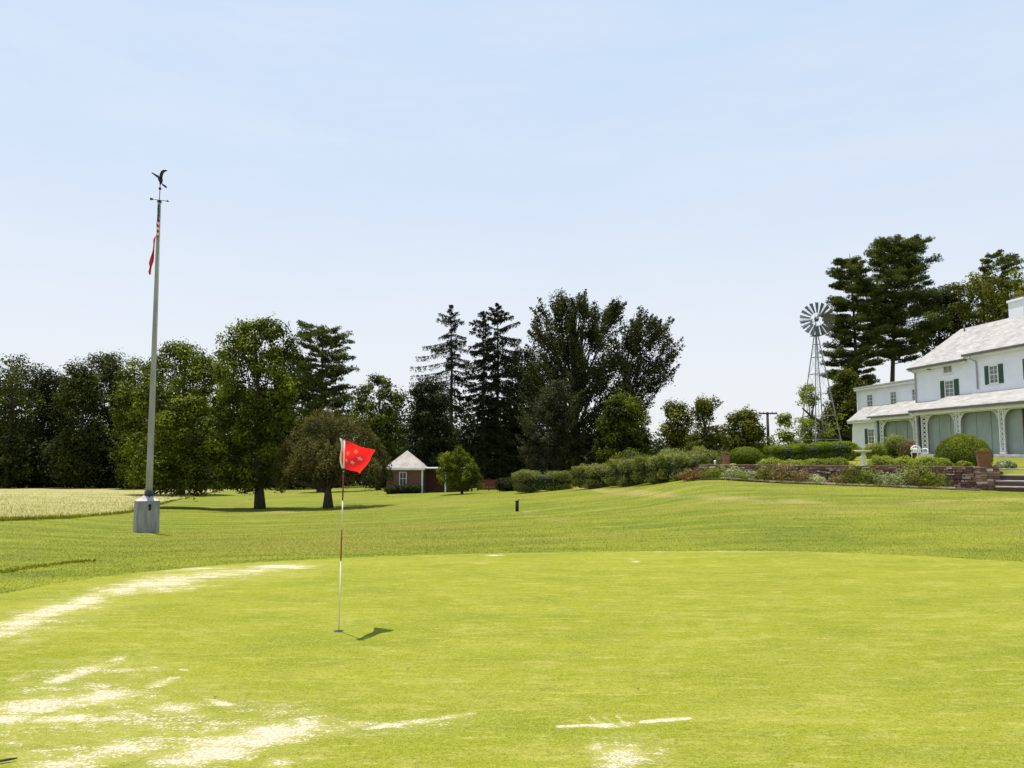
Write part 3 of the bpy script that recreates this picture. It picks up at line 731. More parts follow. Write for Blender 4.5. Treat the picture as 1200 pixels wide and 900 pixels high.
def shrub(name, label, c, rad, m, n=1600, leaf=.07, cat='bush', group=None, shape='dome', core=True, z=None, tip=0, lump=.12, seed=0, extra=None, rot=0.0):
    """rad = half sizes (x, y) and full height"""
    n = int(n*(1.9 if shape in ('box', 'hedge') else 1.35))
    x0, y0 = c; zb = gz(x0, y0)-.03 if z is None else z
    loc = (x0, y0, zb)
    rx, ry, h = rad; cr, sr = math.cos(rot), math.sin(rot)
    d = RNG.normal(size=(n, 3)); d[:,2] = np.abs(d[:,2]) if shape == 'dome' else d[:,2]
    if shape in ('box', 'hedge'):
        e = .32 if shape == 'box' else .42
        d /= np.linalg.norm(d, axis=1)[:, None]; s = np.sign(d)*np.abs(d)**e
        s /= 1; p = s; p = p/np.maximum(1, 0); 
        q = np.stack([p[:,0]*rx, p[:,1]*ry, (p[:,2]*.5+.5)*h], -1)
    else:
        d /= np.linalg.norm(d, axis=1)[:, None]
        if shape == 'dome':
            q = np.stack([d[:,0]*rx*(1-.0*d[:,2]), d[:,1]*ry, h*(.02+.98*d[:,2]**.9)], -1)
            low = q[:,2] < .35*h; q[low,:2] *= (1-.16*(1-q[low,2]/(.35*h)))[:, None]
        else:
            q = np.stack([d[:,0]*rx, d[:,1]*ry, (d[:,2]*.5+.5)*h], -1)
    wob = 1+lump*(np.sin(d[:,0]*6+x0*3)*np.cos(d[:,2]*5+y0)+.6*np.sin(d[:,1]*9+seed)*np.sin(d[:,0]*11+x0))
    cc = np.array([0, 0, h*.4]); q = (q-cc)*wob[:, None]*RNG.uniform(.88, 1.04+tip, (n, 1))+cc
    q[:,2] = np.maximum(q[:,2], .01)
    q = np.stack([q[:,0]*cr-q[:,1]*sr, q[:,0]*sr+q[:,1]*cr, q[:,2]], -1)
    nr = d+RNG.normal(size=(n, 3))*.55; nr /= np.linalg.norm(nr, axis=1)[:, None]
    LV = leaves(q+np.array(loc), nr, leaf, .55).reshape(-1, 3); nl = n
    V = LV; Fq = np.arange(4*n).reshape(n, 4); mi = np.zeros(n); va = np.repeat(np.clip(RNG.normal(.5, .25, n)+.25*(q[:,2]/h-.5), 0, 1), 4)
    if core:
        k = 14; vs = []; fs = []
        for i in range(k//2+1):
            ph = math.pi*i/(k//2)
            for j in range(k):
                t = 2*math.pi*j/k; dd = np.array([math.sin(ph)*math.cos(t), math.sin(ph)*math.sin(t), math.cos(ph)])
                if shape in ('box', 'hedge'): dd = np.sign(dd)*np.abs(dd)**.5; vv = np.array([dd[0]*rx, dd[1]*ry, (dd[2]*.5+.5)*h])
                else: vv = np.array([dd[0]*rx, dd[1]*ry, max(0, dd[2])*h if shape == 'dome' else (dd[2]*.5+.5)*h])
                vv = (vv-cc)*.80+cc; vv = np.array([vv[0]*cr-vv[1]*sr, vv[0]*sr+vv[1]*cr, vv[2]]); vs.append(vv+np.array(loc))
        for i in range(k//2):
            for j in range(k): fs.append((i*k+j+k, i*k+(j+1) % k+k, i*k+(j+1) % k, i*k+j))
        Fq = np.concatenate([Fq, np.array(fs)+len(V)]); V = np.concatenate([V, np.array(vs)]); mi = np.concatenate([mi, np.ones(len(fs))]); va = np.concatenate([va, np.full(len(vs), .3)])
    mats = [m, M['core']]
    if extra:   # flowers
        k = extra[1]; ii = RNG.integers(0, n, k); fc = q[ii]*1.03+np.array(loc)
        FV = leaves(fc, RNG.normal(size=(k, 3)), extra[2], .9).reshape(-1, 3)
        Fq = np.concatenate([Fq, np.arange(4*k).reshape(k, 4)+len(V)]); V = np.concatenate([V, FV]); mi = np.concatenate([mi, np.full(k, 2)]); va = np.concatenate([va, np.full(len(FV), .5)])
        mats.append(extra[0])
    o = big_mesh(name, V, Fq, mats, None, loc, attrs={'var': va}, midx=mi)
    return tag(o, label, cat, group)

# ----- trees -----
WG = 'trees along the far edge of the hay field'
broad('shade_tree', 'tall rounded green shade tree with leaning dark trunk between flagpole and golf flag', 304, 50,
      [([(374,292,318),(384,272,336),(400,258,348),(420,250,356),(450,247,357),(480,240,352),(510,232,345),(540,234,340),(560,238,338),(576,250,330)], .72),
       ([(462,222,246),(482,186,250),(510,156,250),(545,150,246),(578,178,244)], .34)], 400, .60, 96, .18, M['leaf_oak'], .27, (-.7,.3), .95, nl=34)
def weeping():
    Y0 = 47.5; b = base(383, Y0)
    t = thing('weeping_tree', b, 'low umbrella-shaped weeping tree with brownish hanging foliage and short dark trunk behind the golf flag', 'tree')
    s_ = Y0/900
    domes = [(383,478,27,40,0),(362,487,18,34,.8),(410,486,22,38,-.3),(347,507,20,40,.2),(431,503,20,44,.3),(368,507,24,46,-1.7),(403,512,24,46,-1.6),(392,500,26,44,1.6),(334,530,13,30,.1),(447,526,11,30,.1),(351,532,18,34,-1.0),(428,532,19,34,-1.1),(382,530,22,32,-2.0),(330,552,9,18,-.3),(452,545,8,24,0)]
    Vs = []; vs = []; tg = []
    for px, py, rx, h, dy in domes:
        c = at(px, py, Y0+dy); R_ = rx*s_; H = h*s_
        ns = int(330*(rx/30)**1.5)+40
        for k in range(ns):
            a = random.uniform(0, 6.283); q = random.random()**.5
            top = c+np.array([R_*q*math.cos(a), R_*.95*q*math.sin(a), -H*.42*q*q-random.uniform(0, .3)+.16*math.sin(a*3+px)+.14*math.sin(a*5+py)])
            L = H*(.12+.62*random.random()**1.6*q+.1*random.random()); n = int(6+L*11)
            u = np.linspace(0, 1, n)[:, None]
            out = np.array([math.cos(a), math.sin(a), 0])*.18*L
            p = top+out*u-np.array([0,0,1])*L*u**1.2+RNG.normal(0, .045, (n, 3))
            nr = np.array([math.cos(a)*.6, math.sin(a)*.6, .7])+RNG.normal(0, .45, (n, 3)); nr /= np.linalg.norm(nr, axis=1)[:, None]
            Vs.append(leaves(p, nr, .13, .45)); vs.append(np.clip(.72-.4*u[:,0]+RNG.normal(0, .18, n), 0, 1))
        tg.append(c-np.array([0,0,.25])); 
        for q in range(5):
            a = random.uniform(0, 6.283); tg.append(c+np.array([R_*.7*math.cos(a), R_*.6*math.sin(a), -H*.3]))
    mb = MB(); limbs(mb, b, zat(487, Y0), tg, .25, (.1,0)); mb.build('trunk', M['bark'], t)
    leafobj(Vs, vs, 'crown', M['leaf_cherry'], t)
weeping()
broad('woodland_tree', 'broad dark green tree close behind and left of the tall shade tree', 212, 78,
      [([(398,203,226),(410,188,242),(430,172,262),(460,158,268),(500,150,268),(545,148,262),(572,152,258)], 1)], 260, .88, 90, .25, M['leaf_oak'], .35)
for i, (lab, px, Y, rows, mm) in enumerate([
  ('woodland tree cut off by the left edge of the photo, rounded top', 8, 110, [(416,-8,28),(425,-25,42),(450,-35,52),(500,-38,55),(571,-38,50)], 'leaf_wood'),
  ('shortest woodland tree, filling the dip in the skyline left of the flagpole', 58, 116, [(434,50,72),(445,40,84),(470,34,90),(520,32,92),(571,35,90)], 'leaf_dark'),
  ('woodland tree with lumpy crown just right of the skyline dip', 92, 108, [(424,84,104),(436,72,114),(460,66,120),(510,64,122),(571,66,118)], 'leaf_wood'),
  ('highest-topped woodland tree between the skyline dip and the flagpole', 126, 113, [(413,116,136),(424,104,150),(450,98,156),(510,96,158),(571,98,155)], 'leaf_wood'),
  ('yellow-green lit woodland tree directly behind the flagpole', 163, 104, [(420,150,172),(432,140,185),(460,132,192),(510,130,196),(571,134,192)], 'leaf_oak'),
  ('dark woodland tree seen between the pine and the tall shade tree', 338, 104, [(420,330,350),(440,318,368),(480,312,375),(530,312,378),(571,318,372)], 'leaf_dark'),
  ]):
    broad('woodland_tree', lab, px, Y, [(rows, 1)], 190, 1.15, 62, .33, M[mm], .35, nl=14, group=WG)
conifer('pine_tree', 'tall feathery pine with upswept branch tips rising right of the shade tree', 374, 86, [(381,366,388),(392,348,404),(405,345,408),(425,343,415),(445,342,417),(480,345,420),(520,350,415)], 120, M['leaf_pine'], .32, kind='pine', leaf=.34, dens=46, clumps=6)
broad('leafy_tree', 'open-crowned tree with bright lit leaves and sky gaps above the brick garden house', 443, 92,
      [([(438,434,452),(448,420,464),(465,412,474),(490,410,478),(520,412,478),(560,418,474)], 1)], 120, .72, 80, .26, M['leaf_oak'], .25, nl=22)
conifer('spruce_tree', 'narrow spruce with sparse drooping branches like a bottle brush against the sky', 529, 84, [(357,527,530),(366,520,536),(380,509,544),(400,497,551),(420,486,554),(440,477,556),(462,472,558),(480,492,550)], 60, M['leaf_spruce'], .30, kind='spruce', leaf=.22, dens=34, clumps=10, toppx=529)
broad('dark_tree', 'round dark evergreen in front of the sparse spruce, left side', 502, 76,
      [([(446,492,512),(458,482,526),(480,472,534),(515,466,538),(545,466,540),(570,470,538)], 1)], 190, .75, 80, .24, M['leaf_dark'], .28)
conifer('hemlock_tree', 'slim hemlock, left one of the twin conifers right of the sparse spruce', 566, 82, [(366,562,568),(378,553,572),(400,548,578),(430,543,582),(470,540,586),(520,538,588),(565,540,588)], 105, M['leaf_spruce'], .28, kind='spruce', leaf=.26, dens=48, clumps=7, group='twin hemlocks')
conifer('hemlock_tree', 'taller hemlock, right one of the twin conifers, beside the big spiky tree', 583, 84, [(357,579,585),(366,572,595),(380,566,606),(400,562,610),(430,560,608),(480,560,606),(565,560,604)], 110, M['leaf_spruce'], .30, kind='spruce', leaf=.26, dens=48, clumps=7, group='twin hemlocks')
broad('dark_tree', 'dark round-topped tree in the gap between twin conifers and big spiky tree', 612, 96,
      [([(408,600,622),(420,590,634),(445,584,640),(500,580,642),(568,584,640)], 1)], 210, 1.0, 80, .30, M['leaf_dark'], .3)
broad('beech_tree', 'huge dark spiky-topped tree with upswept branches in the middle of the skyline', 674, 71,
      [([(349,654,668),(356,645,700),(364,630,728),(380,624,724),(400,618,722),(430,614,730),(470,612,742),(520,612,742),(562,618,738)], 1)], 560, .42, 72, .21, M['leaf_beech'], .42, (0,0), .85, stretch=2.6, squash=.9, nl=60, droop=2.5, spikes=95)
broad('beech_tree', 'leaning open-branched companion right of the huge spiky tree, sky showing through', 722, 75,
      [([(363,743,751),(374,735,766),(386,728,782),(400,724,788),(414,722,796),(430,722,784),(448,722,788),(462,720,774),(480,716,756),(520,712,742)], 1)], 230, .38, 60, .20, M['leaf_beech'], .26, (2.0,0), .8, stretch=2.6, squash=.85, nl=50, droop=1.6, spikes=60)
broad('leafy_tree', 'rounded mid-green tree at the foot of the leaning spiky one, above the long hedge', 734, 63,
      [([(460,722,742),(472,708,752),(490,700,762),(515,692,768),(540,690,768),(562,698,764)], 1)], 190, .52, 80, .18, M['leaf_oak'], .2, nl=16, var=(0,.5))
broad('grey_leaved_tree', 'greyish silver-leaved tree low in front of the huge spiky one', 642, 62,
      [([(446,640,666),(462,630,672),(485,620,672),(510,612,668),(535,610,662),(560,618,656)], 1)], 170, .45, 62, .17, M['leaf_silver'], .18, nl=16, var=(0,.5), spikes=40)
broad('small_tree', 'small light-green tree standing before the maroon shed, right of the brick garden house', 541, 62,
      [([(522,524,540),(532,516,551),(544,512,563),(556,510,570),(566,512,570),(574,520,560)], 1)], 100, .34, 120, .12, M['leaf_bright'], .10, (0,0), nl=16)
# right-hand background
FG = 'trees behind the hedge in the gap beside the windmill'
broad('leafy_tree', 'olive tree with a round top, first one right of the spiky trees', 794, 96, [([(470,788,802),(480,778,811),(500,772,816),(528,774,814)], 1)], 46, 1.0, 80, .3, M['leaf_olive'], .2, nl=14, group=FG)
broad('leafy_tree', 'olive tree with a small separate tuft of leaves on top between two rounder trees', 827, 92, [([(464,820,832),(472,812,842),(486,812,843),(494,818,838)], .4), ([(494,806,846),(510,802,852),(535,806,850)], .6)], 52, .75, 80, .27, M['leaf_olive'], .2, nl=16, group=FG)
broad('leafy_tree', 'wide olive-brown tree left of the utility pole', 870, 88, [([(479,862,880),(488,851,892),(505,846,898),(535,848,896)], 1)], 70, .9, 95, .27, M['leaf_olive'], .2, nl=14, group=FG, var=(0,.8))
broad('catalpa_tree', 'loose pale-leaved tree with bent bare limb at the foot of the windmill', 948, 80, [([(450,938,952),(462,934,960),(474,938,956)], .15), ([(483,920,955),(495,905,985),(515,900,990),(535,905,990)], .85)], 66, .7, 60, .26, M['leaf_garden'], .22, (.9,0), nl=30, var=(0,.75))
conifer('pine_tree', 'white pine nearest the windmill, left of the twin pines behind the house', 1010, 80, [(297,992,1000),(308,980,1010),(325,974,1016),(350,971,1026),(385,968,1036),(410,972,1040),(430,962,1034),(455,968,1030)], 140, M['leaf_pine'], .34, kind='pine', leaf=.27, dens=84, clumps=9, toppx=996, gapprob=.08)
conifer('pine_tree', 'tallest white pine, dark and layered, above the roof of the low wing', 1044, 82, [(279,1046,1056),(290,1028,1080),(300,1022,1090),(320,1012,1092),(340,1008,1104),(360,1010,1112),(385,1014,1116),(410,1028,1104),(425,1040,1085)], 140, M['leaf_pine'], .36, kind='pine', leaf=.27, dens=84, clumps=9, toppx=1050, gapprob=.1)
broad('leafy_tree', 'low spreading tree between windmill and white house wing, under the pines', 990, 76, [([(432,984,1000),(445,974,1014),(465,968,1016),(490,964,1012),(525,944,1006)], 1)], 200, .62, 80, .22, M['leaf_olive'], .22, nl=14, var=(0,.6))
broad('dark_tree', 'dark open tree between the tall pines and the olive tree, behind main roof', 1108, 84, [([(338,1098,1116),(352,1086,1128),(375,1080,1136),(400,1078,1140),(440,1082,1140)], 1)], 120, .75, 75, .25, M['leaf_dark'], .25, nl=26)
broad('leafy_tree', 'big yellow-olive tree rising behind the main roof by the chimney', 1162, 80, [([(316,1146,1176),(326,1125,1196),(340,1113,1214),(365,1106,1228),(400,1104,1235),(450,1110,1230)], 1)], 270, .8, 85, .25, M['leaf_olive'], .35, nl=20)
conifer('pine_tree', 'pine of which only the flat tufted top shows above the olive tree', 1172, 94, [(296,1168,1180),(304,1158,1194),(314,1150,1198),(326,1150,1200),(350,1150,1205),(400,1150,1200)], 60, M['leaf_pine'], .3, kind='pine', leaf=.36, dens=60, clumps=6)

# far woods that read as one dark mass, and their undergrowth
def mass(name, label, spans, m, leaf=.5, n=170, br=2.4):
    Vs = []; vs = []
    for (pxa, pxb, topa, topb, bot, Y, cnt) in spans:
        for i in range(cnt):
            f = random.random(); px = pxa+(pxb-pxa)*f; tp = topa+(topb-topa)*f
            py = tp+(bot-tp)*random.random()**.8
            yy = Y+random.uniform(-5, 8)
            p = at(px, py, yy); g_ = gz(p[0], yy)
            p[2] = max(p[2], g_+br*.45)
            Vs.append(cluster(p, br*random.uniform(.7, 1.2), n, leaf)); vs.append(np.clip(RNG.normal(random.uniform(.1, .7), .2, n), 0, 1))
    loc = Vs[0][0, 0]; g_ = gz(loc[0], loc[1])
    tag(leafobj(Vs, vs, name, m, None, (loc[0], loc[1], g_)), label, 'woods', kind='stuff')
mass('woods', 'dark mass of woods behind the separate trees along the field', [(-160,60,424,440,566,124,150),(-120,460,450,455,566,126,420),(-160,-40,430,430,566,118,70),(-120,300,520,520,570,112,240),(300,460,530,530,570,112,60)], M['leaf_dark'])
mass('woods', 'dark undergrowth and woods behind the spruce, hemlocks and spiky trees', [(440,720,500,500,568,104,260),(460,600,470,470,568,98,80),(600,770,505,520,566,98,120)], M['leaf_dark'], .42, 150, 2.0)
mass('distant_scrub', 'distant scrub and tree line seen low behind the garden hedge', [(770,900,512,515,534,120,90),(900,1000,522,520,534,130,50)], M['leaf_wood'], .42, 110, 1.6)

# ----- hedges and bushes -----
def Pm(px, Y): return tuple(base(px, Y)[:2])
def hw(pxw, Y): return pxw/900*Y/2
shrub('hedge', 'short straight-sided hedge block with reddish front, right of the garden house', Pm(636,55), (hw(60,55), 1.0, 1.38), M['leaf_hedge'], 7000, .10, 'hedge', shape='hedge', lump=.06, tip=.14)
HG = 'clumps of the long hedge leading up to the garden wall'
for i, (lab, px, Y, w, h) in enumerate([
   ('lowest bushy clump of the long hedge, at its left end', 703, 50, 50, 1.35),
   ('second clump of the long hedge counting from its low end', 741, 47.5, 46, 1.45),
   ('third clump of the long hedge, halfway up the slope', 772, 45, 40, 1.4),
   ('highest clump of the long hedge, touching the garden wall flowers', 800, 43, 38, 1.25)]):
    shrub('hedge_bush', lab, Pm(px,Y), (hw(w,Y), .95, h), M['leaf_hedge'], 5200, .10, 'hedge', HG, shape='hedge', lump=.11, tip=.2, rot=.5)
for lab, px, Y, w, h, mm in [
   ('pale grey-green shrub rising behind the middle of the long hedge', 742, 58, 52, 2.4, 'leaf_wood'),
   ('tall loose shrub behind the upper end of the long hedge', 790, 50, 46, 1.9, 'leaf_hedge'),
   ('grey-green shrub between hedge and clay planter', 822, 45.5, 40, 1.7, 'leaf_hedge'),
   ('dark shrub behind the clay planter', 842, 47, 30, 1.5, 'leaf_wood'),
   ('dark rounded shrub behind short hedge block', 672, 60, 34, 1.5, 'leaf_dark'),
   ('low dark shrub at the foot of the grey-leaved tree', 598, 66, 30, 1.3, 'leaf_dark')]:
    shrub('shrub', lab, Pm(px,Y), (hw(w,Y), 1.2, h*.85), M[mm], 3600, .13, 'shrub', shape='ball', lump=.14, tip=.12)
shrub('boxwood_bush', 'smooth egg-shaped clipped bush standing alone behind the left of the stone wall', Pm(874,40.5), (hw(38,40.5), .85, .98), M['leaf_box'], 5500, .06, 'bush', shape='ball', lump=.03)
for lab, px, w, h in [('clipped rounded hedge bush, leftmost of the touching row under the windmill', 919, 38, .92), ('clipped hedge bush in the centre of the touching row under the windmill', 946, 36, .98), ('clipped hedge bush, rightmost and largest of the touching row, beside the house', 977, 42, 1.08)]:
    shrub('boxwood_bush', lab, Pm(px,43), (hw(w,43)*1.05, .9, h), M['leaf_box'], 5200, .06, 'bush', 'clipped bushes in a row under the windmill', shape='hedge', lump=.04)
shrub('boxwood_bush', 'big dome-shaped clipped bush on the terrace beside the square planter', Pm(1130,35.2), (1.22, 1.15, 1.48), M['leaf_box'], 15000, .055, 'bush', lump=.05)
for lab, px, Y, w, h, mm in [
   ('low golden-green foundation shrub between bird bath and porch arch', 1027, 44.5, 27, .85, 'leaf_garden'),
   ('upright green shrub before the left porch arch', 1051, 44.3, 24, 1.3, 'leaf_garden'),
   ('small olive shrub tucked left of the white bench', 1064, 43.2, 18, 1.0, 'leaf_bronze'),
   ('low shrub at the far corner of the house', 1001, 50.5, 18, .7, 'leaf_garden')]:
    shrub('foundation_shrub', lab, Pm(px,Y), (hw(w,Y), .7, h), M[mm], 2600, .08, 'shrub', shape='ball', lump=.12, tip=.1)
def along(s, n): return tuple(WA+WD*s+WN*n)
WL = float(np.linalg.norm(WB-WA))
def s_of(px):   # distance along the wall seen at this px
    u = (px-600)/900/.9965
    return (u*WA[1]-WA[0])/(WD[0]-u*WD[1])
for lab, px, w, h in [('leafy mound trailing over the wall top right of the egg-shaped bush', 897, 30, .36), ('pale leafy mound on the wall top below the left hedge bush', 922, 28, .32), ('leafy mound on the wall top at the middle of the hedge row', 948, 26, .36), ('dark leafy mound on the wall top below the right hedge bush', 972, 26, .4),
                      ('dark leafy mound on the wall top right of the bird bath', 1026, 24, .5), ('wide leafy mound on the wall top below the foundation shrubs', 1050, 34, .44), ('leafy mound on the wall top below the white bench', 1080, 32, .46), ('spreading leaves on the wall top at the left foot of the big dome bush', 1098, 20, .4)]:
    c = along(s_of(px), .75); Y = c[1]
    shrub('ground_cover', lab, c, (hw(w,Y)*1.05, .42, h), M['leaf_garden'], 1500, .075, 'ground cover', 'leafy mounds along the wall top', shape='dome', lump=.22, tip=.3)
fl = [('reddish flowering plant at the left end of the wall foot', 808, .45, 17, 'leaf_bronze', (M['petal'], 90, .10)),
      ('bronze plant beside the red flowers at the wall foot', 822, .42, 15, 'leaf_bronze', None),
      ('green clump at the wall foot below the clay planter', 841, .5, 24, 'leaf_garden', None),
      ('pale grey-green clump at the wall foot right of the clay planter', 864, .5, 22, 'leaf_pale', None),
      ('sparse pale clump at the wall foot below the egg-shaped bush', 882, .42, 16, 'leaf_pale', None),
      ('yellowish upright clump at the wall foot below the gap in the bushes', 899, .6, 20, 'leaf_olive', None),
      ('rusty rose bush with pale blooms at the wall foot', 921, .72, 24, 'leaf_bronze', (M['blossom'], 90, .07)),
      ('rose with a few pink blooms at the wall foot, below the hedge row', 940, .5, 18, 'leaf_bronze', (M['petal'], 30, .08)),
      ('tall olive grass clump standing at the wall foot below the bird bath', 998, .75, 20, 'leaf_olive', None),
      ('round yellow-green clump just right of the olive grass clump', 1017, .62, 20, 'leaf_garden', None),
      ('silvery clump at the wall foot right of the bird bath', 1037, .5, 22, 'leaf_pale', None),
      ('pale flowering clump at the wall foot below the foundation shrubs', 1056, .62, 24, 'leaf_pale', (M['blossom'], 50, .06)),
      ('tall green plant climbing the wall face below the bench', 1075, .95, 26, 'leaf_garden', None),
      ('low green clump at the wall foot just left of the bare stone stretch', 1093, .55, 20, 'leaf_garden', None)]
fl += [('small rusty plant between the yellowish clump and the rose bush', 910, .4, 12, 'leaf_bronze', None),
      ('small pale plant in front of bare wall stones right of the pink rose', 957, .34, 12, 'leaf_pale', None),
      ('low bronze plant left of the olive grass clump', 983, .4, 14, 'leaf_bronze', (M['petal'], 5, .05)),
      ('tiny green plant beside the pale clump, under the egg-shaped bush', 873, .36, 12, 'leaf_garden', None),
      ('pale bushy plant in the border just left of the tall climbing plant', 1066, .6, 16, 'leaf_bronze', (M['blossom'], 60, .07))]
for lab, px, h, w, mm, ex in fl:
    c = along(s_of(px), -.62) if px > 825 else (base(px, 40.0)[0], 40.0)
    shrub('border_plant', lab, c, (hw(w, c[1]), .38, h), M[mm], 1100, .075, 'plant', 'border plants along the wall foot', shape='ball', lump=.28, tip=.5, extra=ex, core=False)

# ----- stone wall -----
w = thing('stone_wall', (*along(WL/2, 0), gz(*along(WL/2, -.6))), 'low dry stone garden wall of reddish fieldstones holding up the terrace', 'wall')
mb = MB(); a3 = lambda s, n, z: np.array([*(WA+WD*s+WN*n), z])
D3 = np.array([*WD, 0]); N3 = np.array([*WN, 0]); U3 = np.array([0,0,1.])
mb.obox(a3(WL/2, .02, .85), D3*WL/2, N3*.17, U3*.49, 1)
zz = .25; 
while zz < WTOP-.02:
    hh = random.uniform(.04, .10); hh = min(hh, WTOP-zz); s = -.1+random.uniform(0, .1)
    while s < WL+.1:
        L = random.uniform(.09, .38)
        if zz+hh > gz(*along(s, -.7))-.1:
            mb.obox(a3(s+L/2, -.06+random.uniform(-.03, .03), zz+hh/2), D3*(L/2-.008)+U3*random.uniform(-.006, .006), N3*.2, U3*(hh/2-.006), 0, a=min(1, max(0, random.gauss(.48, .30))), taper=random.uniform(.93, 1))
        s += L
    zz += hh
mb.build('stone_face', [M['stone'], M['soil']], w, bevel=.008)
mb = MB(); s = -.1
while s < WL:
    L = random.uniform(.35, .7); mb.obox(a3(s+L/2, .02+random.uniform(-.02, .02), WTOP+.025), D3*(L/2-.006), N3*.27, U3*.028, 0, a=random.uniform(.2, .6)); s += L
mb.build('coping', M['stone'], w, bevel=.008)
e = MB(); s = s_of(850)
while s < s_of(1105):
    L = random.uniform(.2, .55)
    c = along(s+L/2, -.98+random.uniform(-.03, .03)); 
    e.obox((c[0], c[1], gz(*c)+.045), D3*(L/2+.01), N3*(.08+random.random()*.02), U3*random.uniform(.03,.042), 0, a=random.uniform(.7, 1)); s += L
c = along(s_of(960), -.98)
tag(e.build('stone_edging', M['stone'], None, (c[0], c[1], gz(*c)), bevel=.01), 'row of pale flat edging stones between flower border and lawn', 'edging')
b2 = MB()
for k in range(60):
    s0 = -.3+(WL+.2)*k/60; s1 = -.3+(WL+.2)*(k+1)/60
    q = [along(s0, -1.0), along(s1, -1.0), along(s1, -.2), along(s0, -.2)]
    b2.add([(p[0], p[1], gz(*along(0, 0)) if False else gz(p[0], p[1])-.006+(.0 if i < 2 else .03)) for i, p in enumerate(q)], [(0,1,2,3)])
tag(b2.build('flower_bed', M['soil']), kind='structure')
# second stretch of wall beyond the steps (outside the frame to the right)
w = thing('stone_wall', (*along(WL+3.2, 0), gz(*along(WL+3.2, -.6))), 'short return of the stone wall on the far right side of the steps', 'wall')
mb = MB(); zz = .25
while zz < WTOP-.02:
    hh = random.uniform(.06, .13); s = WL+2.3
    while s < WL+8:
        L = random.uniform(.16, .5); mb.obox(a3(s+L/2, random.uniform(-.03, .03), zz+hh/2), D3*(L/2-.01), N3*.22, U3*(hh/2-.007), 0, a=random.random()); s += L
    zz += hh
mb.build('stone_face', M['stone'], w)
# pier and steps
pc = along(WL+.05, -.05)
t = thing('stone_pier', (pc[0], pc[1], gz(pc[0], pc[1]-1)), 'square fieldstone pier at the right end of the wall carrying the wooden planter', 'pier')
mb = MB(); zz = .3; 
while zz < 1.36:
    hh = random.uniform(.07, .13)
    for side in range(2):
        for q in (-.27, 0, .27):
            mb.obox((pc[0]+q+random.uniform(-.03,.03), pc[1]+(-.18 if side == 0 else .18), zz+hh/2), (.135,0,0), (0,.2,0), (0,0,hh/2-.006), 0, a=random.uniform(.2, 1))
    zz += hh
mb.build('stonework', M['stone'], t, bevel=.008)
ztop = zz
st = thing('garden_steps', (*along(WL+1.25, -.3), gz(*along(WL+1.25, -1.2))), 'flight of dark stone steps with pale tread edges at the right end of the wall', 'steps')
for k in range(4):
    zt = .62+.235*k; n0 = -.85+.38*k
    m1 = MB(); c = a3(WL+1.55, n0+.35, zt-.03); m1.obox(c, D3*1.1, N3*.25, U3*.028, 0)
    m1.obox(a3(WL+1.55, n0+.39, zt-.155), D3*1.08, N3*.22, U3*.095, 1, a=.15)
    m1.build('step', [M['stone_slab'], M['stone']], st, bevel=.006)
# wooden planter on the pier
pl = thing('square_planter', (pc[0], pc[1], ztop), 'tapered square brown wooden planter with golden plants on the right stone pier', 'planter')
mb = MB(); ra = R(68); ax = np.array([math.cos(ra), math.sin(ra), 0]); ay = np.array([-math.sin(ra), math.cos(ra), 0])
hgt = .62
vs = []
for zz_, h_ in ((0, .21), (hgt, .275), (hgt, .24), (hgt-.1, .235)):
    for i, j in ((-1,-1),(1,-1),(1,1),(-1,1)): vs.append(np.array([pc[0], pc[1], ztop+.003+zz_])+ax*h_*i+ay*h_*j)
fs = [(3,2,1,0)]
for l in range(3):
    for k in range(4): fs.append((l*4+k, l*4+(k+1) % 4, l*4+4+(k+1) % 4, l*4+4+k))
mb.add(vs, fs); mb.add(vs[12:16], [(0,1,2,3)], 1)
for k in range(1, 4):
    for (i, j, d) in ((-1,-1,ax),(1,-1,ay),(1,1,-ax),(-1,1,-ay)):
        pass
mb.build('box', [M['planter'], M['soil']], pl)
rim = MB()
for a_, b_ in ((ax, ay), (-ax, ay), (ay, ax), (-ay, ax)):
    rim.obox(np.array([pc[0], pc[1], ztop+hgt+.01])+a_*.268, a_*.02, b_*.29, U3*.025)
rim.build('rim', M['planter'], pl)
n = 500; d = RNG.normal(size=(n, 3)); d /= np.linalg.norm(d, axis=1)[:, None]; d[:,2] = np.abs(d[:,2])
leafobj([leaves(d*np.array([.27,.27,.2])*RNG.uniform(.5,1.1,(n,1))+np.array([pc[0], pc[1], ztop+hgt-.04]), d, .09, .5)], [RNG.random(n)], 'plants', M['leaf_olive'], pl)
shrub('hosta', 'low broad-leaved plant at the foot of the planter beside the top steps', along(WL+.75, 1.25), (.5,.3,.35), M['leaf_pale'], 420, .13, 'plant', shape='dome', core=False)
shrub('hosta', 'low broad-leaved plant squeezed between dome bush and planter', along(WL-.75, .35), (.45,.28,.35), M['leaf_garden'], 420, .12, 'plant', shape='dome', core=False)
# clay planter at the left end
cp = base(851, 40.3); cp[2] = 1.28
t = thing('clay_planter', cp, 'upright reddish clay planter on the wall near its left end', 'planter')
mb = MB(); mb.obox(cp+np.array([0,0,.29]), (.12,.03,0), (-.03,.12,0), (0,0,.29), 0, taper=1.2); mb.obox(cp+np.array([0,0,.6]), (.165,.04,0), (-.04,.165,0), (0,0,.025), 0); mb.build('pot', M['clay'], t, bevel=.01)
n = 900; d = RNG.normal(size=(n, 3)); d[:,2] = abs(d[:,2]); leafobj([leaves(d*np.array([.07,.07,.05])+cp+np.array([0,0,.64]), RNG.normal(size=(n,3)), .08, .5)], [RNG.random(n)], 'plants', M['leaf_bronze'], t)
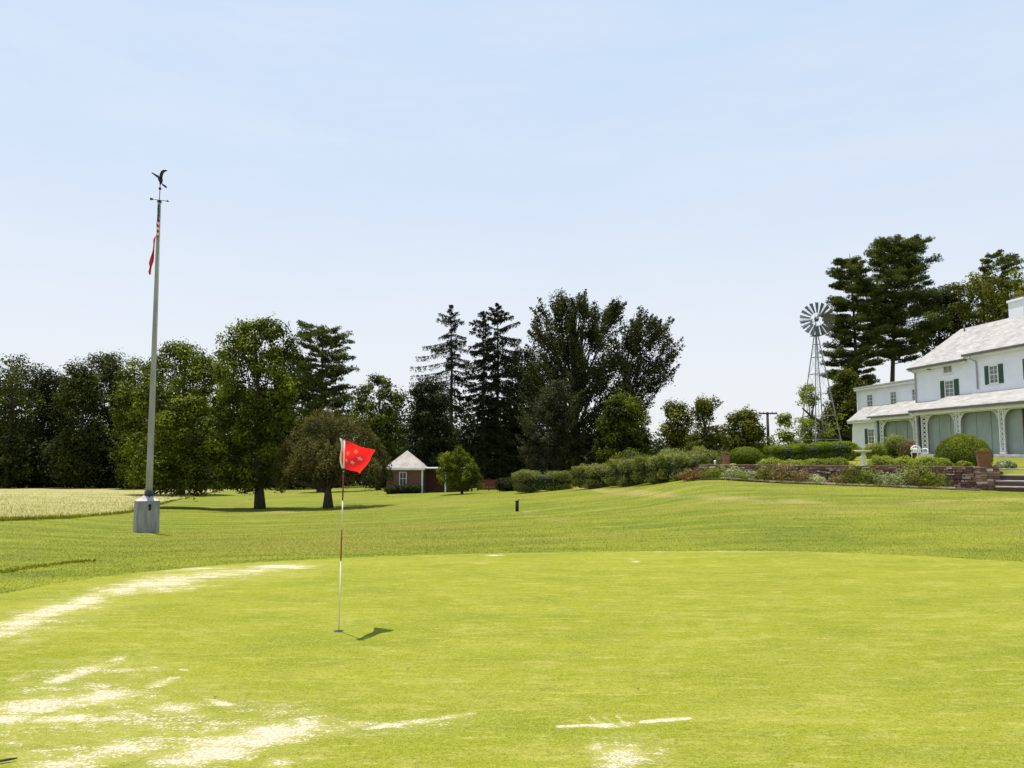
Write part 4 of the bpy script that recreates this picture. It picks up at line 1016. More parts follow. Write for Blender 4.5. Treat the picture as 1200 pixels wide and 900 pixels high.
# stone ball ornament
op = base(838, 41.0)
t = thing('garden_ornament', (op[0], op[1], 1.30), 'small white garden ornament left of the clay planter', 'ornament')
mb = MB(); mb.tube([(op[0],op[1],1.28),(op[0],op[1],1.33),(op[0],op[1],1.44),(op[0],op[1],1.5)], [.1,.08,.04,.06], 10); mb.ball((op[0],op[1],1.55), (.075,.075,.065), 10); mb.build('body', M['wpaint'], t)
# bird bath
bb = base(1012, 37.0)
t = thing('bird_bath', bb, 'white pedestal bird bath on the terrace lawn left of the porch', 'bird bath')
z0_ = bb[2]
mb = MB(); mb.tube([(bb[0],bb[1],z0_-.02+h) for h in (0,.06,.07,.14,.3,.6,.66)], [.17,.17,.13,.10,.085,.07,.11], 14); mb.build('pedestal', M['wpaint'], t)
mb = MB(); prof = [(.10,.655),(.30,.68),(.385,.73),(.40,.77),(.37,.77),(.28,.72),(.01,.71)]
mb.tube([(bb[0],bb[1],z0_+h) for r_, h in prof], [max(r_, .001) for r_, h in prof], 18, cap=False); mb.build('basin', M['wpaint'], t)

# white iron bench
def bench():
    c = base(1078, 41.5); t = thing('garden_bench', c, 'white ornamental metal bench in front of the porch column', 'bench')
    dx = np.array([.93,.37,0]); dy = np.array([-.37,.93,0]); z0 = c[2]
    g = lambda a, b, h: c+(dx*a+dy*b)*.86+np.array([0,0,h*.92])
    m1 = MB()
    for k in range(9): m1.obox(g(0, -.20+.05*k, .43), dx*.45, dy*.018, U3*.012)
    m1.build('seat', M['wpaint'], t)
    m2 = MB()
    top = [g(-.45+.9*i/12, .26, .60+.24*math.sin(math.pi*i/12)**.6*(1 if i not in (0,12) else .3)) for i in range(13)]
    m2.tube(top, .025, 6); m2.tube([g(-.45,.22,.45), g(.45,.22,.45)], .02, 6)
    for i in range(1, 12):
        bx_ = g(-.45+.9*i/12, .22, .45); m2.tube([bx_, (bx_+top[i])/2+dx*.03*(-1)**i, top[i]], .016, 5)
    for i in range(1, 11): m2.tube([g(-.45+.9*i/12,.24,.58), g(-.45+.9*(i+1)/12,.25,.72)], .014, 5)
    m2.build('backrest', M['wpaint'], t)
    for s_ in (-1, 1):
        m3 = MB(); m3.tube([g(s_*.45,.26,.6), g(s_*.47,.1,.66), g(s_*.47,-.15,.64), g(s_*.47,-.24,.55), g(s_*.46,-.2,.43)], .022, 6); m3.build('armrest', M['wpaint'], t)
        for b_ in (-.2, .22):
            m3 = MB(); m3.tube([g(s_*.43,b_,.43), g(s_*.40,b_,.25), g(s_*.46,b_+(.03 if b_ > 0 else -.03),0)], [.026,.02,.022], 6); m3.build('leg', M['wpaint'], t)
bench()

# ---------- house ----------
TH = math.atan(105/900); C_, S_ = math.cos(TH), math.sin(TH)
def hp(lx, ly, z): return np.array([lx*C_-ly*S_, lx*S_+ly*C_, z])
def LY(px, lx):
    u = (px-600)/900/.9965
    return lx*(C_-u*S_)/(S_+u*C_)
def HZ(px, py, lx):
    p = hp(lx, LY(px, lx), 0); return zat(py, p[1])
GZ = 1.78; FLOOR = 1.95
hx = hp(37, 45, GZ)
house = thing('farmhouse', hx, 'large white farmhouse with pale shingle roofs, green shutters and an arched sage-screened porch', 'house')
HX = hp(1,0,0); HY = hp(0,1,0)
def hbox(mb, x0, x1, y0, y1, z0, z1, m=0):
    mb.obox(hp((x0+x1)/2, (y0+y1)/2, (z0+z1)/2), HX*(x1-x0)/2, HY*(y1-y0)/2, U3*(z1-z0)/2, m)
PX, P2, WX, CX, DX, RX = 32.6, 33.6, 35.3, 35.9, 34.7, 39.3
yA0, yA1 = LY(1135.5, WX), LY(1072.5, WX)         # near / far
NEAR = 27.0
zEA = HZ(1100, 424.5, WX); zEB = HZ(1170, 408, WX)+.03
zR = HZ(1131, 387.5, RX)
print('HOUSE', yA0, yA1, 'eaves', zEA, zEB, 'ridge', zR)
# main walls
mb = MB()
xb = RX+(RX-WX)
def gable(x0, x1, xr, ze, zr, y0, y1, mbx):
    mbx.prism([hp(x0,y0,GZ-.4), hp(x0,y0,ze), hp(xr,y0,zr), hp(x1,y0,ze), hp(x1,y0,GZ-.4)], HY*(y1-y0))
gable(WX, xb, RX, zEA, zR-.12, yA0, yA1, mb); mb.build('wall', M['stucco'], house)
mb = MB(); gable(WX-.004, xb+.004, RX, zEB, zR-.13, NEAR, yA0-.003, mb); mb.build('wall', M['stucco'], house)
def roof(y0, y1, x0, ze, xr, zr, name='roof', mt='roof', both=True, over=.35, th=.13, yo=.25):
    m1 = MB(); sl = (zr-ze)/(xr-x0)
    for sgn in ((1, -1) if both else (1,)):
        a = (x0-over) if sgn == 1 else (2*xr-x0+over); z_ = ze-over*sl
        m1.prism([hp(a, y0-yo, z_), hp(xr, y0-yo, zr), hp(xr, y0-yo, zr+th), hp(a, y0-yo, z_+th)], HY*(y1-y0+2*yo))
    return m1.build(name, M[mt], house)
def eave_trim(y0, y1, x0, ze, sl, over=.35, yo=.25):
    m2 = MB(); hbox(m2, x0-over+.02, x0-.01, y0-yo+.02, y1+yo-.02, ze-over*sl-.16, ze-over*sl-.012); m2.build('soffit', M['white'], house)
    m3 = MB(); hbox(m3, x0-over-.10, x0-over-.004, y0-yo, y1+yo, ze-over*sl-.045, ze-over*sl+.075); m3.build('gutter', M['gutter'], house)
sA = (zR-zEA)/(RX-WX); sB = (zR+.02-zEB)/(RX-WX)
rA = roof(yA0+.25, yA1, WX, zEA, RX, zR); eave_trim(yA0+.28, yA1, WX, zEA, sA)
rB = roof(NEAR, yA0-.24, WX, zEB, RX, zR+.02); eave_trim(NEAR, yA0-.26, WX, zEB, sB)
# chimney
cy0, cy1 = LY(1196, RX), LY(1186.5, RX-.38); zc = HZ(1190, 352, RX)
cy0 = cy1-1.3
mb = MB(); hbox(mb, RX-.34, RX+.34, cy0, cy1, zR-.5, zc-.25); hbox(mb, RX-.40, RX+.40, cy0-.07, cy1+.07, zc-.247, zc-.09); ch = mb.build('chimney', M['stucco'], rB, bevel=.02)
mb = MB(); hbox(mb, RX-.26, RX+.26, cy0+.12, cy1-.12, zc-.088, zc+.06); mb.build('chimney_cap', M['gutter'], rB)
mb = MB(); q = LY(1134, 38.8); mb.tube([hp(38.8,q,zR-.5), hp(38.8,q,zR+.28)], .05, 8); mb.build('vent_pipe', M['gutter'], rA)
# wing C
zC = HZ(1040, 450.5, CX); yC1 = LY(1004.5, CX); yC0 = yA1-.2
mb = MB(); mb.prism([hp(CX,yC0,GZ-.4), hp(CX,yC0,zC), hp(CX+5,yC0,zC+.8), hp(CX+5,yC0,GZ-.4)], HY*(yC1-yC0)); mb.build('wall', M['clap'], house)
mb = MB(); mb.prism([hp(CX-.25,yC0+.2,zC-.03), hp(CX+5.2,yC0+.2,zC+.83), hp(CX+5.2,yC0+.2,zC+.95), hp(CX-.25,yC0+.2,zC+.09)], HY*(yC1-yC0)); mb.build('roof', M['roof'], house)
mb = MB(); hbox(mb, CX-.22, CX-.01, yC0+.2, yC1+.15, zC-.2, zC-.045); mb.build('soffit', M['white'], house)
mb = MB(); hbox(mb, CX-.09, CX-.01, yC1-.14, yC1-.02, FLOOR+1.6, zC-.21); mb.build('corner_board', M['white'], house)
# low wing D
yD1 = LY(997.5, DX); yD0 = LY(1024, DX)-.5; zD = HZ(1005, 493, DX)
print('wing D', yD0, yD1, zD, 'wing C', yC0, yC1, zC)
zDt = HZ(1015, 478, CX)
mb = MB(); mb.prism([hp(DX,yD0,GZ-.4), hp(DX,yD0,zD), hp(CX-.01,yD0,zD+.5), hp(CX-.01,yD0,GZ-.4)], HY*(yD1-yD0)); mb.build('wall', M['stucco'], house)
mb = MB(); mb.prism([hp(DX-.3,yD0-.8,zD-.08), hp(CX-.004,yD0-.8,zDt), hp(CX-.004,yD0-.8,zDt+.1), hp(DX-.3,yD0-.8,zD+.03)], HY*(yD1-yD0+1.15)); mb.build('roof', M['roof'], house)
mb = MB(); hbox(mb, DX-.28, DX-.01, yD0, yD1+.3, zD-.2, zD-.09); mb.build('soffit', M['white'], house)
# battered foot of the far corner
mb = MB(); mb.prism([hp(DX-.02,yD1-.02,zD-.5), hp(DX-.02,yD1+.05,zD-.5), hp(DX-.02,yD1+.12,GZ+.9), hp(DX-.02,yD1-.02,GZ-.1)], HX*.4); mb.build('buttress', M['stucco'], house)
def window(lx, pxa, pxb, pya, pyb, shut=(), rows=2, name='window', dbl=True):
    y1, y0 = LY(pxa, lx), LY(pxb, lx); pc_ = (pxa+pxb)/2; z1, z0 = HZ(pc_, pya, lx), HZ(pc_, pyb, lx)
    m1 = MB(); f = .07
    hbox(m1, lx-.05, lx+.02, y0, y0+f, z0, z1); hbox(m1, lx-.05, lx+.02, y1-f, y1, z0, z1)
    hbox(m1, lx-.052, lx+.02, y0+f, y1-f, z1-f, z1); hbox(m1, lx-.052, lx+.02, y0+f, y1-f, z0, z0+f)
    hbox(m1, lx-.1, lx+.02, y0-.05, y1+.05, z0-.06, z0-.002)
    zm = (z0+z1)/2; ym = (y0+y1)/2
    if rows > 1: hbox(m1, lx-.035, lx+.02, y0+f, y1-f, zm-.025, zm+.025)
    hbox(m1, lx-.03, lx+.02, ym-.014, ym+.014, z0+f, z1-f)
    for q in ((.25, .75) if rows > 1 else ()):
        zq = z0+(z1-z0)*q; hbox(m1, lx-.028, lx+.02, y0+f, y1-f, zq-.012, zq+.012)
    wn = m1.build('window', M['white'], house)
    m2 = MB(); hbox(m2, lx-.012, lx-.003, y0+.04, y1-.04, z0+.04, z1-.04); m2.build('pane', M['pane'], wn)
    for side in shut:
        m3 = MB(); wsh = (y1-y0)*.46
        a = (y1+.02, y1+.02+wsh) if side == 'L' else (y0-.02-wsh, y0-.02)
        hbox(m3, lx-.04, lx-.004, a[0], a[1], z0-.02, z1+.02)
        for k in range(16):
            zk = z0+.06+(z1-z0-.12)*(k+.5)/16; hbox(m3, lx-.052, lx-.04, a[0]+.05, a[1]-.05, zk-.02, zk+.012)
        m3.build('shutter', M['shutter'], house)
    return y0, y1, z0, z1
window(WX, 1106.8, 1118, 428, 437.5, rows=1)
window(WX, 1107.6, 1118.6, 445.6, 465, 'LR')
y0_, y1_, z0_, z1_ = window(WX-.004, 1160.5, 1171.5, 428, 449.5, 'LR')
# the same windows repeat along the front, out of the frame
for px0 in ((1207, 1220, 419, 443), (1262, 1280, 409, 438), (1340, 1366, 395, 432)): window(WX-.004, *px0, 'LR')
window(CX, 1015.6, 1022.9, 462, 477.4); window(CX, 1043.2, 1050.9, 458.6, 474.6); window(CX, 1068.6, 1075.5, 455.5, 471)
window(DX, 1015.3, 1023.0, 502.5, 520.5, 'L')
# pipes, lamp
def hpipe(pts, r, mt='pipe'):
    m1 = MB(); m1.tube([hp(*p) for p in pts], r, 7); m1.build('downspout_or_slot', M[mt], house)
q = LY(1145.5, WX-.1); hpipe([(WX-.42, q+.25, zEB-.35), (WX-.4, q+.2, zEB-.45), (WX-.09, q+.05, zEB-.65), (WX-.09, q, zEB-.9), (WX-.09, q, HZ(1147,456,WX))], .05)
q = yA1-.15; hpipe([(WX-.40, q, zEA-.3), (WX-.3, q, zEA-.4), (WX-.07, q, zEA-.55), (WX-.07, q, FLOOR+3.6)], .055, 'pipe')
q = LY(1092.5, WX); mb = MB(); zl = HZ(1092.5, 432, WX); mb.tube([hp(WX-.0,q,zl), hp(WX-.16,q,zl)], .04, 8); mb.ball(hp(WX-.22,q+.08,zl+.02), .1, 10); mb.ball(hp(WX-.22,q-.1,zl-.02), .09, 10); mb.build('flood_lamp', M['iron'], house)
# porch 1
yP1 = LY(1072.5, PX); 
c1 = LY(1120.6, PX); c2 = LY(1171.6, PX); bay = c1-c2; c0 = LY(1081, PX)
cols = [c0, c1, c2]+[c2-bay*k for k in range(1, 5)]
print('porch cols', cols, bay)
zPe = HZ(1120, 478.5, PX)            # underside of eave at fascia
zPw = HZ(1140, 461, WX); zTop = HZ(1100, 485.5, PX)+.02
print('porch', zPe, zPw, zTop)
yN = cols[-1]-.2
def porch_roof(y0, y1, x0, ze, x1, zw):
    m1 = MB(); m1.prism([hp(x0-.35,y0,ze-.02), hp(x1-.006,y0,zw-.1), hp(x1-.006,y0,zw), hp(x0-.35,y0,ze+.10)], HY*(y1-y0)); m1.build('porch_roof', M['roof'], house)
    m2 = MB(); hbox(m2, x0-.30, x0+.14, y0, y1-.01, ze-.25, ze-.026); m2.build('fascia', M['white'], house)
    m3 = MB(); hbox(m3, x0-.43, x0-.352, y0, y1-.005, ze-.055, ze+.055); m3.build('gutter', M['gutter'], house)
porch_roof(yN-.3, yP1+.25, PX, zPe, WX, zPw)
def arch_bay(ya, yb, lx, hwid, rad=.75, panels='ccc'):
    """opening between columns at ly ya > yb"""
    a, b = ya-hwid, yb+hwid; zt = zTop
    # spandrel with the round-cornered opening
    m1 = MB(); n = 8; top = zPe-.252
    arc = [(b, zt-rad)]+[(b+rad-rad*math.cos(math.pi/2*k/n), zt-rad+rad*math.sin(math.pi/2*k/n)) for k in range(1, n+1)]
    arc += [(a-rad+rad*math.sin(math.pi/2*k/n), zt-rad+rad*math.cos(math.pi/2*k/n)) for k in range(0, n+1)]
    for i in range(len(arc)-1):
        (p, q), (r_, s_) = arc[i], arc[i+1]
        if abs(r_-p) < 1e-6: continue
        m1.prism([hp(lx,p,q), hp(lx,r_,s_), hp(lx,r_,top), hp(lx,p,top)], HX*.05)
    m1.build('spandrel', M['lace'], house)
    m2 = MB()
    m2.tube([hp(lx-.01, p, q) for p, q in [(b, FLOOR)]+arc+[(a, FLOOR)]], .035, 5); m2.build('arch_trim', M['white'], house)
    w_ = (ya-yb)/3
    for k, ch_ in enumerate(panels):
        y_1 = ya-w_*k; y_0 = y_1-w_
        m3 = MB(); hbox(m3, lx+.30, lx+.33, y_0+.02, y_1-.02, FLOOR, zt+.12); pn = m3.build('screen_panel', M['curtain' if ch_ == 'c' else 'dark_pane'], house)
        m4 = MB(); hbox(m4, lx+.24, lx+.34, y_0-.02, y_0+.018, FLOOR, zt+.12); m4.build('mullion', M['pipe'], pn)
    return
def column(y, lx, hwid, slot=False):
    m1 = MB(); top = zPe-.252
    for q in (-hwid, hwid-.07): hbox(m1, lx-.03, lx+.05, y+q, y+q+.07, FLOOR, top, 0)
    n = int((top-FLOOR)/.26); dz = (top-FLOOR)/n; a, b = y-hwid+.07, y+hwid-.07
    for k in range(n):
        z0 = FLOOR+dz*k; z1 = z0+dz
        m1.bar(hp(lx,a,z0), hp(lx,b,z1), .045, .03); m1.bar(hp(lx+.012,b,z0), hp(lx+.012,a,z1), .045, .03)
        m1.tube([hp(lx+.02, (a+b)/2+.07*math.cos(t), (z0+z1)/2+.07*math.sin(t)) for t in np.linspace(0, 2*math.pi, 9)], .016, 4, cap=False)
    hbox(m1, lx-.05, lx+.07, y-hwid-.03, y+hwid+.03, FLOOR, FLOOR+.12); hbox(m1, lx-.05, lx+.07, y-hwid-.03, y+hwid+.03, top-.1, top-.003)
    m1.build('lattice_column', M['white'], house)
hwid = .19
pan = ['ccc', 'ccc', 'cdd', 'ccc', 'ccc', 'ccc']
for i, y in enumerate(cols): column(y, PX, .28 if i == 0 else hwid)
for i in range(len(cols)-1): arch_bay(cols[i], cols[i+1], PX, .28 if i == 0 else hwid, .7, pan[i])
# dark back plane closing the porch; interior shade is put into its colour
mb = MB(); hbox(mb, PX+.5, PX+.52, yN, yP1-.2, FLOOR, zPe-.25); mb.build('porch_dark_backing', M['gutter'], house)
mb = MB(); hbox(mb, PX-.1, WX, yN, yP1, GZ-.3, FLOOR-.003); mb.build('porch_floor', M['stone_slab'], house)
mb = MB(); hbox(mb, PX-.55, PX-.103, yN, yP1-.3, GZ-.3, FLOOR-.11); mb.build('porch_step', M['stone_slab'], house)
hpipe([(PX-.38, yP1-.1, zPe-.1), (PX-.12, yP1-.1, zPe-.4), (PX-.12, yP1-.1, FLOOR)], .055, 'white')
# porch 2 (set back)
zTop_s, zPe_s = zTop, zPe
zPe = HZ(1046, 487.5, P2); zTop = HZ(1050, 492.5, P2)
p2a, p2b = LY(1023, P2), LY(1073, P2)
print('porch2', p2a, p2b, zPe, zTop)
zw2 = HZ(1060, 470, CX)
m1 = MB(); m1.prism([hp(P2-.35,p2b-.8,zPe-.02), hp(CX-.006,p2b-.8,zw2-.1), hp(CX-.006,p2b-.8,zw2), hp(P2-.35,p2b-.8,zPe+.10)], HY*(p2a+.3-p2b+.8)); m1.build('porch_roof', M['roof'], house)
m2 = MB(); hbox(m2, P2-.30, P2+.14, p2b, p2a, zPe-.25, zPe-.026); m2.build('fascia', M['white'], house)
m3 = MB(); hbox(m3, P2-.43, P2-.352, p2b, p2a+.3, zPe-.055, zPe+.055); m3.build('gutter', M['gutter'], house)
ca, cb = LY(1031, P2), LY(1070.5, P2)
column(ca, P2, .2); column(cb, P2, .2); arch_bay(ca, cb, P2, .2, .7, 'ccc')
column(LY(1024, P2), P2, .17)
mb = MB(); hbox(mb, P2+.4, P2+.42, p2b-.5, p2a, FLOOR, zPe-.25); mb.build('porch_dark_backing', M['gutter'], house)  # same dark backing, painted for the shaded interior of this porch
mb = MB(); hbox(mb, P2-.1, CX, p2b, p2a, GZ-.3, FLOOR-.003); mb.build('porch_floor', M['stone_slab'], house)
hpipe([(P2-.06, LY(1028.3,P2), zPe-.25), (P2-.06, LY(1028.3,P2), FLOOR)], .07, 'shutter')  # dark tube added for the shaded slot between the double posts

# ---------- brick garden house ----------
g0 = base(474, 70); gh = thing('garden_house', g0, 'small brick garden house with pale pyramid roof and one white window', 'garden house')
xl, xr_ = at(453, 560, 70)[0], at(495, 560, 70)[0]; zb = g0[2]-.15; ze = zat(548.5, 70); zp = zat(529, 71.6)
dpt = xr_-xl
mb = MB(); mb.box((xl,70,zb), (xr_,70+dpt,ze)); mb.build('wall', M['brick'], gh)
mb = MB(); cxm = (xl+xr_)/2; o_ = .22
P_ = [(xl-o_,70-o_,ze), (xr_+o_,70-o_,ze), (xr_+o_,70+dpt+o_,ze), (xl-o_,70+dpt+o_,ze)]
mb.add([*P_, (cxm,70+dpt/2,zp+.1)], [(0,1,4),(1,2,4),(2,3,4),(3,0,4),(3,2,1,0)]); mb.build('roof', M['roof_brown'], gh)
mb = MB(); mb.box((xl-o_-.02,70-o_-.04,ze-.17), (xr_+o_+.02,70-.003,ze-.004)); mb.box((xl-o_-.02,70.0,ze-.17), (xl-.004,70+dpt+o_,ze-.004)); mb.build('cornice', M['white'], gh)
mb = MB(); wx0, wx1 = at(468, 560, 70)[0], at(476.5, 560, 70)[0]; wz1, wz0 = zat(553, 70), zat(568.5, 70); f = .06
for a in ((wx0,wz0,wx0+f,wz1),(wx1-f,wz0,wx1,wz1),(wx0+f,wz1-f,wx1-f,wz1),(wx0+f,wz0,wx1-f,wz0+f),((wx0+wx1)/2-.015,wz0+f,(wx0+wx1)/2+.015,wz1-f)): mb.box((a[0],69.94,a[1]), (a[2],70.02,a[3]))
mb.box((wx0+f,69.95,(wz0+wz1)/2-.02), (wx1-f,70.02,(wz0+wz1)/2+.02))
wn = mb.build('window', M['white'], gh); mb = MB(); mb.box((wx0+.03,69.975,wz0+.03), (wx1-.03,69.99,wz1-.03)); mb.build('pane', M['dark_pane'], wn)
mb = MB(); sx = at(494, 560, 70)[0]; mb.box((sx,69.9,zb), (sx+.14,69.995,ze-.18)); mb.build('corner_post', M['white'], gh)
for k, (px, w_) in enumerate(((459, 16), (474, 17), (486, 14))):
    shrub('foundation_shrub', ['low dark shrub at the left corner of the brick garden house', 'low dark shrub under the garden house window', 'low dark shrub right of the garden house window'][k], Pm(px, 69), (hw(w_, 69)*1.1, .5, .85), M['leaf_dark'], 1300, .1, 'shrub', 'dark shrubs along the garden house', shape='ball')
# maroon shed adjoining
s0 = base(520, 70.4); sh = thing('maroon_shed', s0, 'open-fronted dark maroon shed with white roof edge beside the garden house', 'shed')
x0_, x1_ = at(497, 560, 70.4)[0], at(553, 560, 70.4)[0]; zt = zat(549.5, 70.4)
mb = MB(); 
k = x0_
while k < x1_:
    mb.box((k,71.6,zb), (min(k+.24, x1_),71.66+.01*(int(k*7) % 2),zt)); k += .25
mb.build('board_wall', M['maroon'], sh)
mb = MB(); mb.box((x0_,70.4,zt), (x1_+.1,72.4,zt+.12)); mb.build('roof', M['white'], sh)
for px in (522, 551): 
    mb = MB(); q = at(px, 560, 70.5)[0]; mb.box((q-.07,70.45,gz(q,70.5)-.1), (q+.07,70.59,zt-.003)); mb.build('post', M['white'], sh)
# low red fence
f0 = base(584, 74); fc = thing('board_fence', f0, 'low faded red board fence in the shade under the twin conifers', 'fence')
fx0, fx1 = at(560, 560, 74)[0], at(612, 560, 74)[0]; fz = gz((fx0+fx1)/2, 74)
mb = MB()
for k in range(4): mb.box((fx0,74,fz+.05+.24*k), (fx1,74.04,fz+.26+.24*k))
mb.build('boards', M['maroon_fence'], fc)
for k in range(5):
    mb = MB(); q = fx0+(fx1-fx0)*k/4; mb.box((q-.06,74.045,fz-.3), (q+.06,74.16,fz+1.1)); mb.build('post', M['maroon'], fc)

# ---------- flagpole ----------
fb = base(171, 28); zb = fb[2]-.05; F0 = fb.copy()
fp = thing('flagpole', fb, 'tall grey tapered flagpole on a square concrete block, topped by eagle weathervane', 'flagpole')
mb = MB(); ra = R(33); hs = .385; ax = np.array([math.cos(ra), math.sin(ra), 0])*hs; ay = np.array([-math.sin(ra), math.cos(ra), 0])*hs
zt = zat(586.5, 28)
bh = zt-.0-zb
mb.obox((fb[0], 28, zb+bh/2), ax, ay, (0,0,bh/2), 0, taper=.97)
blk = mb.build('concrete_block', M['concrete'], fp, bevel=.02)
mb = MB(); mb.obox((fb[0], 28, zt+.045), ax*.97, ay*.97, (0,0,.042), 0, taper=.55); mb.obox((fb[0], 28, zt+.13), ax*.53, ay*.53, (0,0,.04), 0, taper=.6); mb.build('cap', M['concrete_top'], fp)
mb = MB(); nrm = -ay/hs; mb.tube([np.array([fb[0],28,zt-.16])+nrm*.36+ax*.1, np.array([fb[0],28,zt-.16])+nrm*.42+ax*.1], .05, 10); mb.obox(np.array([fb[0],28,zt-.24])+nrm*.385+ax*.1, ax/hs*.035, nrm*.02, U3*.09); mb.build('cable_ring', M['iron'], fp)
px0 = fb[0]-.022; pxb = fb[0]+.052; ptop = at(186.3, 237, 28)
def polex(z): return px0
zpt = ptop[2]
mb = MB(); zc_ = zat(577, 28)
mb.tube([(pxb,28,zt+.05), (pxb,28,zc_+.0)], [.125,.12], 16); mb.tube([(pxb,28,zc_-.12),(pxb,28,zc_+.05)], .15, 16)
for k in range(6):
    a = k*math.pi/3; mb.tube([(pxb+.14*math.cos(a),28+.14*math.sin(a),zt+.05),(pxb+.14*math.cos(a),28+.14*math.sin(a),zc_-.1)], .02, 5)
mb.build('collar', M['navy_metal'], fp)
mb = MB(); L = zpt-zc_
mb.tube([(pxb+(px0-pxb)*k/14,28,zc_+.05+(L-.05)*k/14) for k in range(15)], [.118-.06*(k/14)**1.1 for k in range(15)], 20); mb.tube([(pxb,28,zc_+.62),(pxb,28,zc_+.65)], .121, 20); mb.build('pole', M['pole'], fp)
pt = zpt+.05
mb = MB(); mb.tube([(px0+.16,28-.0,zat(560,28)), (px0+.13,28-.05,zat(420,28)), (px0+.08,28-.05,zpt-.1)], .006, 4); mb.build('halyard', M['pin_white'], fp)
# finial
dirz = lambda px_, py_: at(px_, py_, 28)
mb = MB(); zA = zat(234.5, 28); mb.tube([(px0,28,pt-.05),(px0,28,zat(216,28))], .014, 8); mb.ball((px0,28,zat(221,28)), .052, 12); mb.tube([(px0,28,zpt),(px0,28,zpt+.06)], [.085,.07], 14); mb.build('finial_rod', M['iron'], fp)
for k, (ang, ) in enumerate(((25,), (115,))):
    a = R(ang); d = np.array([math.cos(a), math.sin(a), 0]); c = np.array([px0,28,zA])
    m1 = MB(); m1.tube([c-d*.27, c+d*.27], .011, 6)
    tip = c+d*.27; up = U3; m1.prism([tip+d*.07, tip-d*.02+up*.045, tip-d*.02-up*.045], np.cross(d, up)*.012)
    tl = c-d*.27; m1.prism([tl-d*.05+up*.05, tl+d*.05+up*.03, tl+d*.05-up*.03, tl-d*.05-up*.05], np.cross(d, up)*.012)
    m1.build('direction_arm', M['iron'], fp)
# eagle
def eagle():
    s = 1.18*28/900/CP   # metres per photo pixel there; outline is given in px relative to the claws
    c = np.array([px0, 28, zat(216, 28)])
    P3 = lambda a, b, d=0.0: c+np.array([a*s, d, b*s])
    m1 = MB()
    m1.tube([P3(1.0,1.0), P3(.6,3.0), P3(0,5.5), P3(-1.0,7.4), P3(-2.0,8.7), P3(-3.0,9.1)], [.03,.07,.085,.07,.042,.028], 10)
    m1.tube([P3(-2.9,9.15), P3(-3.8,9.0), P3(-4.3,8.4)], [.022,.014,.003], 6)
    for d in (-.03, .03): m1.tube([P3(.6,2.5,d), P3(.2,.6,d), P3(-.2,0,d)], [.025,.015,.02], 6)
    b = m1.build('eagle', M['iron'], fp)
    def wing(pts_lead, pts_trail, name='wing'):
        m2 = MB(); n = len(pts_lead); vs = []
        for off in (-.015, .015):
            for p in pts_lead: vs.append(P3(p[0], p[1], p[2]+off))
            for p in pts_trail: vs.append(P3(p[0], p[1], p[2]+off))
        fs = []
        for i in range(n-1):
            fs.append((i, i+1, n+i+1, n+i)); fs.append((2*n+n+i, 2*n+n+i+1, 2*n+i+1, 2*n+i))
            fs.append((i+1, i, 2*n+i, 2*n+i+1)); fs.append((n+i, n+i+1, 3*n+i+1, 3*n+i))
        fs.append((0, n, 3*n, 2*n)); fs.append((n-1, 2*n-1+2*n, n+n-1, 2*n+n-1)[::1] if False else (n-1, 3*n-1, 4*n-1, 2*n-1))
        m2.add(vs, fs); m2.build(name, M['iron'], b)
    wing([(-.8,7.5,0),(.3,10.2,-.08),(2.2,12.2,-.14),(4.8,13.0,-.2),(8.2,12.6,-.24),(10.0,11.9,-.26)], [(1.6,4.6,0),(3.0,6.8,-.08),(4.2,9.0,-.14),(6.0,10.6,-.2),(8.2,11.2,-.24),(9.8,11.5,-.26)])
    wing([(-.6,7.8,0),(-3.4,9.9,.10),(-6.2,11.7,.18),(-9.6,13.2,.04)], [(.4,4.0,0),(-2.2,6.2,.10),(-5.6,8.8,.18),(-9.4,11.8,.04)])
    m2 = MB(); m2.prism([P3(.8,2.6,-.01), P3(2.4,.6,-.01), P3(6.3,-1.6,-.01), P3(7.2,-4.0,-.01), P3(5.4,-3.6,-.01), P3(2.0,-.8,-.01)], (0,.02,0)); m2.build('tail', M['iron'], b)
eagle()
# limp flags
def flagcolor(name, stripes):
    m, nt, b = mat(name); v = attr(nt, 'u'); w_ = attr(nt, 'v')
    if stripes:
        s_ = math_(nt, 'GREATER_THAN', math_(nt, 'FRACT', math_(nt, 'MULTIPLY', v, 6.5)), .5)
        c = mixc(nt, s_, (.50,.03,.035), (.80,.76,.70))
        c = mixc(nt, math_(nt, 'GREATER_THAN', w_, .5), c, (.02,.028,.07))
        # rows of small white stars on the blue
        vo = nt.nodes.new('ShaderNodeTexVoronoi'); vo.inputs['Scale'].default_value = 14; vo.inputs['Randomness'].default_value = .2
        nt.links.new(nt.nodes.new('ShaderNodeNewGeometry').outputs['Position'], vo.inputs['Vector'])
        st_ = math_(nt, 'MULTIPLY', math_(nt, 'LESS_THAN', vo.outputs['Distance'], .2), math_(nt, 'GREATER_THAN', w_, .5))
        c = mixc(nt, st_, c, (.6,.6,.62))
        nt.links.new(c, b.inputs['Base Color'])
    else:
        nt.links.new(mixc(nt, noise(nt, 6, 3), (.50,.012,.018), (.72,.03,.03)), b.inputs['Base Color'])
    b.inputs['Roughness'].default_value = .7; return m
